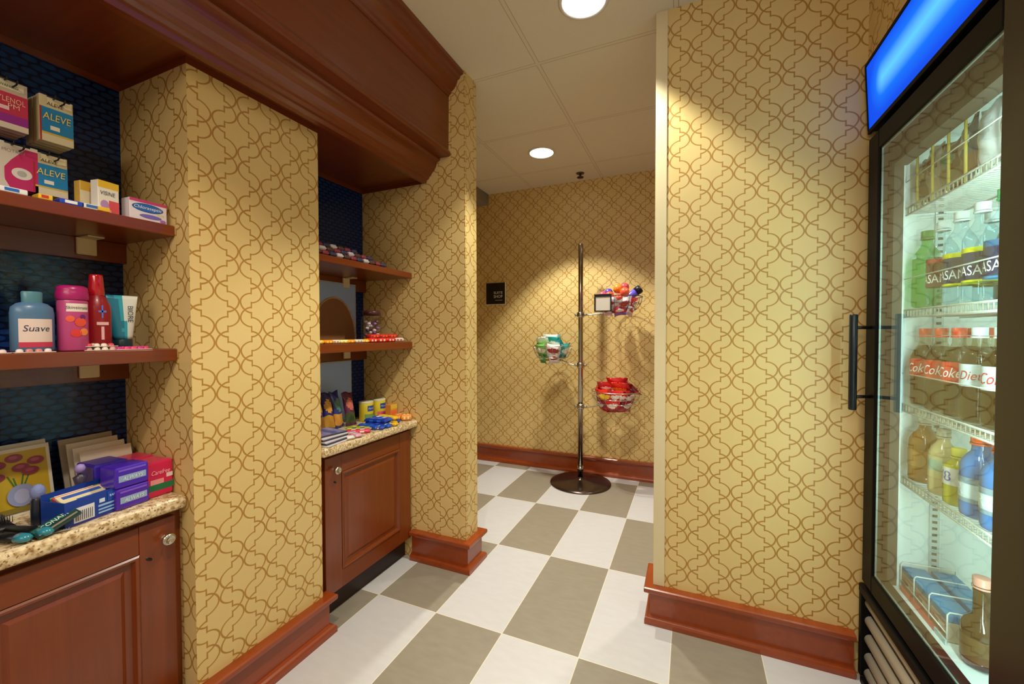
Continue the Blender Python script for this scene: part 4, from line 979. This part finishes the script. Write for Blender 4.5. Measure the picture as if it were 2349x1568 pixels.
# wrapped towels
def padpack(label, x, y, z, rz, w, d, h, base, rects, txt, grp=None, cat='sanitary pack'):
    t = thing('sanitary_pad_pack', label, cat, (x, y, z), rz, grp)
    b = MB(); b.box(-w/2, w/2, -d/2, d/2, 0, h, mat(base, .28, coat=.4), .006, 3); b.build('wrapper', t)
    if rects: decals(t, [((r[0]-.5)*w, (r[1]-.5)*w, r[2]*h, r[3]*h, pk(r[4], .3)) for r in rects], -d/2)
    for x_ in txt: text('lettering', x_[0], x_[1]*w, pk(x_[4]), t, ((x_[2]-.5)*w, -d/2-.0022, x_[3]*h), h=(x_[5]*h if len(x_) > 5 else None), shear=.3)
    return t
g = 'purple sanitary pad packs'
pr = [(.1, .9, .30, .60, '#8EA8C8'), (.1, .9, .80, .88, '#7A5AD8')]
padpack('lower purple sanitary pad pack at the counter front', -.738, -.838, C1, RZ+R(8), .078, .064, .056, '#4A1EA8', pr, [('ALWAYS', .6, .5, .45, '#D8E4F0', .18)], g)
padpack('upper purple sanitary pad pack stacked on the first', -.740, -.838, C1+.0565, RZ+R(6), .078, .064, .056, '#4420B0', pr, [('ALWAYS', .6, .5, .45, '#D8E4F0', .18)], g)
padpack('blue edged purple pack behind the upper purple one', -.835, -.846, C1, RZ+R(4), .075, .085, .112, '#34209A', [(.1, .9, .4, .5, '#3A7AC8')], [], g)
padpack('pink liner pack with green band at the right end of the counter', -.765, -.766, C1, RZ+R(4), .066, .080, .100, '#D81E5A', [(0, 1, .18, .36, '#1E7A52'), (.12, .62, .36, .50, '#F0A0A8'), (.72, .97, .50, .62, '#F0D8E0')], [('Carefree', .7, .5, .70, '#F4C8D8', .12)])
padpack('second pink liner pack behind the front pink one', -.850, -.770, C1, RZ+R(3), .066, .080, .102, '#C81850', [], [])
# hair brushes, combs and a travel pack
g = 'hair brushes with teal ends on the counter'
def brush(label, x, y, rz, s=1.0, z=0.0):
    t = thing('hair_brush', label, 'hair brush', (x, y, C1+z), rz, g)
    b = MB(); b.lathe([(.0, -.005), (.010, -.002), (.0125, .02), (.011, .06), (.010, .085)], mat('#101314', .35), 20, xf=Matrix.Translation((0, 0, .0125)) @ Euler((0, PI/2, 0)).to_matrix().to_4x4(), cap=False, sx=.75); b.build('handle', t)
    b = MB(); b.lathe([(.0, -.030), (.008, -.028), (.0125, -.018), (.0130, -.0032), (.0, -.003)], mat('#2A8296', .2, coat=.5), 24, xf=Matrix.Translation((0, 0, .0128)) @ Euler((0, PI/2, 0)).to_matrix().to_4x4(), cap=False, sx=.80); plabel(b.build('end_cap', t), 'glossy teal handle end')
    b = MB(); b.lathe([(.0, .0), (.016, .004), (.024, .03), (.024, .06), (.015, .088), (0, .092)], mat('#0E1011', .4), 24, xf=Matrix.Translation((.0855, 0, .0125)) @ Euler((0, PI/2, 0)).to_matrix().to_4x4(), cap=False, sx=.5); b.build('brush_head', t)
    b = MB()
    for i in range(9):
        for j in range(5):
            xx = .100+i*.008; yy = (j-2)*.008; b.tube([(xx, yy, .022), (xx, yy, .036)], .0008, mat('#2A2C2C', .4), 4)
    b.build('bristles', t)
brush('teal ended hair brush at the front left of the counter', -.700, -1.046, R(200))
brush('teal ended hair brush just right of the front left one', -.698, -1.012, R(196))
brush('black hair brush lying behind the two teal ended ones', -.842, -1.195, R(84), z=.0)
t = thing('razor_pack', 'small dark pack with white lettering leaning on the blue display box', 'pack', (-.676, -.984, C1+.018)); t.rotation_euler = Euler((R(-66), R(-22), RZ+R(6)), 'XYZ')
b = MB(); b.box(-.040, .040, -.004, .004, 0, .030, pk('#143A38'), .001, 1); b.build('case', t)
decals(t, [(-.038, .038, .018, .028, pk('#1E5A50')), (-.036, .036, .004, .009, pk('#8A7A68'))], -.004)
text('lettering', 'CONAIR', .050, pk('#DCE8E0'), t, (.0, -.0052, .020), h=.010)
t = thing('comb', 'thin grey comb lying under the brushes on the counter', 'comb', (-.700, -1.012, C1+.001), R(62))
b = MB(); b.box(-.05, .05, -.004, .004, 0, .003, mat('#8A8478', .35), .001, 1)
for k in range(24): b.box(-.048+k*.004, -.0465+k*.004, .004, .018, .0005, .0025, mat('#8A8478', .35))
b.build('comb_body', t)
t = thing('cosmetic_bottle', 'small dark bottle with grey blue foam top between the brushes and the flower card', 'bottle', (-.790, -.985, C1), 0)
b = MB(); b.lathe([(0, 0), (.012, 0), (.013, .004), (.013, .060), (.010, .066)], pk('#161E30'), 24, cap=False); b.build('bottle_body', t)
b = MB(); b.lathe([(.010, .0662), (.012, .07), (.014, .082), (.011, .092), (.005, .098), (0, .099)], mat('#7A86B8', .7, bump=.6, nscale=160), 24, cap=False); b.build('foam_top', t)
t = thing('flower_ornament', 'small violet ornament standing behind the purple packs', 'ornament', (-.800, -.905, C1), 0)
b = MB(); b.lathe([(0, 0), (.012, 0), (.013, .01), (.010, .07), (.014, .09), (0, .10)], pk('#3A3448'), 20, cap=False); b.build('stand', t)
b = MB(); b.lathe([(0, .10), (.008, .102), (.011, .112), (.008, .121), (0, .124)], mat('#9A86C8', .5, bump=.5, nscale=120), 20, cap=False); b.build('bloom', t)

# ------------------------------------------------------------------ goods in the far alcove
F1 = 1.4862; F2 = 1.1312; FC = .7272
def barpack(label, x, y, z, rz, L, w, h, cols, grp, tilt=(0, 0), name='candy_bar', cat='candy bar', txt=None, tcol='#FFFFFF'):
    """wrapped bar lying along local X with crimped fins"""
    t = thing(name, label, cat, (x, y, z), 0, grp); t.rotation_euler = Euler((tilt[0], tilt[1], rz), 'XYZ')
    b = MB(); i0 = b.mi(pk(cols[0], .25)); i1 = b.mi(pk(cols[1 % len(cols)], .25)); n = 12; rows = []
    for k in range(n+1):
        u = -1+2*k/n; e = 1 if abs(u) < .84 else max(.06, (1-abs(u))/.16)
        ww = w/2*(1.0 if abs(u) < .84 else 1.06); hh = h*e
        x_ = u*L/2; zc = h/2
        rows.append([b.bm.verts.new(p) for p in ((x_, -ww, zc-hh*.25), (x_, -ww*.72, zc-hh/2), (x_, ww*.72, zc-hh/2), (x_, ww, zc-hh*.25), (x_, ww, zc+hh*.2), (x_, ww*.68, zc+hh/2), (x_, -ww*.68, zc+hh/2), (x_, -ww, zc+hh*.2))])
    for k in range(n):
        for j in range(8):
            f = b.bm.faces.new((rows[k][j], rows[k+1][j], rows[k+1][(j+1) % 8], rows[k][(j+1) % 8])); f.smooth = True
            f.material_index = i1 if (k in (3, 4, 7, 8) and j in (5, 7, 4)) else i0
    b.bm.faces.new(rows[0]); b.bm.faces.new(rows[-1][::-1]); b.build('wrapper', t)
    if txt: text('lettering', txt, L*.55, pk(tcol), t, (0, 0, h+.0006), h=w*.45, rot=(0, 0, 0))
    return t
rr = random.Random(11)
g = 'wrapped candy bars on the upper shelf of the far alcove'
pal = [('#5A3A34', '#D8D0D0', 'brown and silver'), ('#8A3A44', '#E8D8D8', 'dusky red'), ('#3A3A5A', '#C8C8D8', 'dark blue'), ('#C8C0C4', '#6A3A3A', 'silver')]
nb = 0
for row, (x, zz, hh) in enumerate(((-.686, 0, 1), (-.716, .0, 1), (-.70, .0195, 1), (-.735, .0195, 1), (-.72, .039, 0))):
    for k in range(11 if row < 2 else (9 if row < 4 else 7)):
        y = -.262+k*.0375+(.006 if row % 2 else 0)
        c = pal[(k+row) % 4]; nb += 1
        barpack('%s candy bar, %s from the pier, %s of upper far shelf' % (c[2], ('first', 'second', 'third', 'fourth', 'fifth', 'sixth', 'seventh', 'eighth', 'ninth', 'tenth', 'eleventh')[k], ('front row', 'rear row', 'raised front row', 'raised rear row', 'top row')[row]),
                x, y, F1+zz+.0005, R(rr.uniform(-6, 6)) + (0 if row < 5 else 0), .050, .032, .0185, c[:2], g)
# framed picture boards
def board(label, y0, y1, z0, z1, x=-.955, disc=True):
    t = thing('picture_board', label, 'picture', (x, (y0+y1)/2, z0), RZ, 'pale blue picture boards in the far alcove')
    w, h = y1-y0, z1-z0
    b = MB(); b.box(-w/2, w/2, 0, .006, 0, h, mat('#A8ACB8', .35), .001, 1); b.build('frame', t)
    D = [(-w/2+.008, w/2-.008, .008, h-.008, mat('#9DB6E6', .3))]
    if disc:
        r = .138; cx = .000; pts = [(cx+r*math.cos(a), .010+r*1.5*math.sin(a)) for a in [PI*k/30 for k in range(31)] if cx+r*math.cos(a) > -w/2+.008]
        pts = pts + [(-w/2+.008, .012)]
        D.append((0, 0, 0, 0, mat('#8A5C36', .5), pts))
    decals(t, D, 0.0, 'printed_picture')
    if disc:
        b = MB(); 
        for k in range(46):
            a = PI*k/45; px = cx+.140*math.cos(a)
            if px > -w/2+.01: b.lathe([(0, -.0055), (.0045, -.003), (.0055, 0), (.0045, .003), (0, .0055)], mat('#C8A878', .5), 8, c=(px, -.002, .010+.140*1.5*math.sin(a)), cap=False)
        plabel(b.build('beaded_rim', t), 'beaded tan rim of the brown half round')
board('pale blue board with a brown beaded half round, standing on the lower far shelf', -.06, .235, F2, 1.43)
board('pale blue board standing on the far countertop behind the snack bags', -.08, .20, FC, 1.035, disc=False)
# lower shelf packets
g = 'yellow and orange packets on the lower shelf of the far alcove'
for k in range(7):
    c = [('#E8B01E', '#F0E0A0'), ('#E88A1E', '#F8D060'), ('#D8D0C4', '#C8862A')][k % 3]
    barpack(['yellow', 'orange', 'pale'][k % 3] + ' packet, %s from the left on the lower far shelf' % ['first', 'second', 'third', 'fourth', 'fifth', 'sixth', 'seventh'][k], -.690+.006*(k % 2), -.250+k*.042, F2+.0005, R(80+rr.uniform(-12, 12)), .046, .034, .016, c, g, name='sweet_packet', cat='sweet packet')
g = 'red packets at the right end of the lower far shelf'
for k in range(4):
    barpack('red packet, %s in the row beside the dark jar' % ['first', 'second', 'third', 'last'][k], -.700, .065+k*.062, F2+.0005, R(84+rr.uniform(-6, 6)), .062, .036, .020, ('#D8301E', '#F0D8D0') if k < 3 else ('#D8CFC8', '#C84A3A'), g, name='sweet_packet', cat='sweet packet')
    if k < 3: barpack('upper red packet, %s on top of the row beside the dark jar' % ['first', 'second', 'third'][k], -.704, .085+k*.062, F2+.021, R(88+rr.uniform(-6, 6)), .060, .034, .018, ('#C8281E', '#E86A3A'), g, name='sweet_packet', cat='sweet packet')
t = thing('sweet_jar', 'dark lidded glass jar of wrapped sweets on the lower far shelf', 'jar', (-.815, .195, F2), RZ)
b = MB(); b.lathe([(0, .001), (.045, .001), (.050, .008), (.050, .11), (.042, .128), (.038, .134)], CLEAR, 30, cap=False); plabel(b.build('glass_body', t), 'clear glass body')
b = MB(); b.lathe([(.040, .1345), (.044, .136), (.044, .150), (.040, .156), (0, .158)], pk('#4A1E22'), 30, cap=False); b.build('lid', t)
for k in range(0, 26):
    a = k*2.4; q = .034*math.sqrt((k % 9)/9); b = MB(); c = ['#C8C0CC', '#8A5A9A', '#5A3A5A', '#D8B8C8', '#6A4A4A'][k % 5]
    b.lathe([(0, -.008), (.009, -.004), (.010, .0), (.008, .005), (0, .008)], pk(c), 10, c=(q*math.cos(a), q*math.sin(a), .014+.011*(k//3)), cap=False)
    o = b.build('wrapped_sweet'); o.location = (-.815, .195, F2); tag(o, 'wrapped sweets inside the dark lidded jar', 'sweet', 'wrapped sweets in the jar')
# far counter: standing snack bags, cans, bars, magazines
def standing_bag(label, x, y, rz, w, h, cols, grp):
    t = thing('snack_bag', label, 'snack bag', (x, y, FC), grp if False else 0, grp); t.rotation_euler = Euler((R(-12), 0, rz), 'XYZ')
    snack_bag([pk(c, .3) for c in cols], w, h, .035, int(h*1000)+len(label)).build('pouch', t, loc=(0, 0, h/2+.004))
g = 'tall snack bags standing on the far countertop'
standing_bag('dark purple snack bag at the pier edge of the far counter', -.835, -.105, RZ+R(6), .062, .170, ['#2A2060', '#C8862A', '#8A5A2A'], g)
standing_bag('navy and gold snack bag second from the pier on the far counter', -.845, -.045, RZ+R(-6), .060, .172, ['#232262', '#D89A3A', '#B8862E'], g)
standing_bag('blue snack bag with green middle, third from the pier on the far counter', -.850, .018, RZ+R(10), .060, .172, ['#26307A', '#4A7A6A', '#C88A3A'], g)
standing_bag('plum red snack bag, rightmost of the standing bags', -.835, .075, RZ+R(-4), .060, .160, ['#5A1640', '#C86A5A', '#3A4A2A'], g)
def can(label, x, y, c2, grp):
    t = lathe_thing('snack_can', label, 'can', (x, y, FC), [('can_body', [(0, .001), (.034, .001), (.035, .004), (.035, .092), (.033, .096)], pk('#D2BC2E')), ('lid', [(.0352, .0925), (.0355, .099), (.033, .101), (0, .1005)], pk('#C8C4A8'))], grp=grp)
    curved_label(t, .035, .010, .038, -60, 60, pk(c2)); curved_label(t, .0353, .052, .080, -36, 36, pk('#2E4A9A'), name='label_oval'); curved_text(t, 'Planters', .0356, .036, .066, '#E8ECF0')
g = 'yellow nut cans at the back of the far counter'
can('yellow nut can with green lower band', -.855, .195, '#6E9A5A', g); can('yellow nut can with pink lower band', -.850, .290-.008, '#D85A78', g)
carton_box('snack_box', 'orange snack box against the far pier wall on the counter', 'box', (-.770, .286, FC), RZ, .05, .035, .075, '#E0883A', [(0, 1, .7, 1, '#D8B83A'), (.1, .9, .2, .6, '#E86A3A')])
barpack('crinkled orange packet at the front right corner of the far counter', -.672, .283, FC+.001, R(40), .055, .045, .030, ('#E09038', '#F0D0A0'), None, name='sweet_packet', cat='sweet packet')
barpack('second orange packet behind the one at the front right corner', -.715, .275, FC+.001, R(75), .055, .040, .030, ('#D87828', '#F0C890'), None, name='sweet_packet', cat='sweet packet')
g = 'blue and yellow candy bars on the far counter'
for k in range(8):
    c = [('#1E4AB8', '#2A6AD8'), ('#E8B81E', '#F0D050'), ('#2256C0', '#E8E8F0'), ('#1A3A9A', '#3A6AD0')][k % 4]
    barpack(['blue', 'yellow', 'blue and white', 'dark blue'][k % 4] + ' candy bar in the %s layer, %s from the right' % ('upper' if k > 4 else 'lower', ['first', 'second', 'third', 'fourth', 'fifth', 'first', 'second', 'third'][k]),
            -.715+.004*(k % 2), (.205-.036*k) if k < 5 else (.190-.040*(k-5)), FC+.0008+(.0195 if k > 4 else 0), R(rr.uniform(-8, 14)), .120, .034, .019, c, g)
g = 'green and yellow candy bars in the middle of the far counter'
for k in range(3):
    barpack('green yellow candy bar, %s of the middle group' % ['rearmost', 'middle', 'front'][k], -.735+.02*k, .015-.022*k, FC+.0008+.0195*0, R(20+10*k), .11, .030, .017, [('#8AA82A', '#E8D84A'), ('#C8C04A', '#3A4A8A'), ('#D83A5A', '#E8E0D0')][k], g)
g = 'mixed candy bars at the front of the far counter'
for k, (x, y, a, c, l) in enumerate([(-.668, .150, 12, ('#E8B81E', '#2A5AC0'), 'yellow candy bar with blue print at the counter front, right of the middle'), (-.672, .108, 6, ('#2256C0', '#F0F0F0'), 'blue candy bar at the counter front beside the yellow one'),
        (-.676, .062, 20, ('#1E4AB8', '#E8C030'), 'blue candy bar with yellow stripe at the middle of the counter front'), (-.668, -.080, -14, ('#D8A0B0', '#E8E0D8'), 'pink and cream candy bar next to the magazines'), (-.672, -.116, -20, ('#E0D8D0', '#C83A4A'), 'cream candy bar with red print touching the magazines')]):
    barpack(l, x, y, FC+.0008, R(a), .085, .032, .016, c, g)
g = 'magazines fanned at the pier end of the far counter'
for k in range(6):
    t = thing('magazine', 'striped magazine, %s of the fanned stack' % ['bottom', 'second lowest', 'third lowest', 'third from the top', 'second from the top', 'top'][k], 'magazine', (-.700-.006*k, -.205+.004*k, FC+.0005+.0062*k), R(8-3*k), g)
    b = MB(); b.box(-.066, .066, -.062, .066, 0, .0058, pk(['#D8D4D8', '#3A3A4A'][k % 2], .3), .0012, 1); b.build('pages', t)
    b = MB(); b.quad([(-.062, -.058, .0061), (.062, -.058, .0061), (.062, .062, .0061), (-.062, .062, .0061)], pk('#C8B8C8' if k < 5 else '#8A86B0', .25)); b.quad([(-.05, -.05, .0063), (.02, -.05, .0063), (.02, -.01, .0063), (-.05, -.01, .0063)], pk('#A84A5A')); b.quad([(-.05, .0, .0063), (.055, .0, .0063), (.055, .03, .0063), (-.05, .03, .0063)], pk('#4A5A9A')); b.build('cover', t)
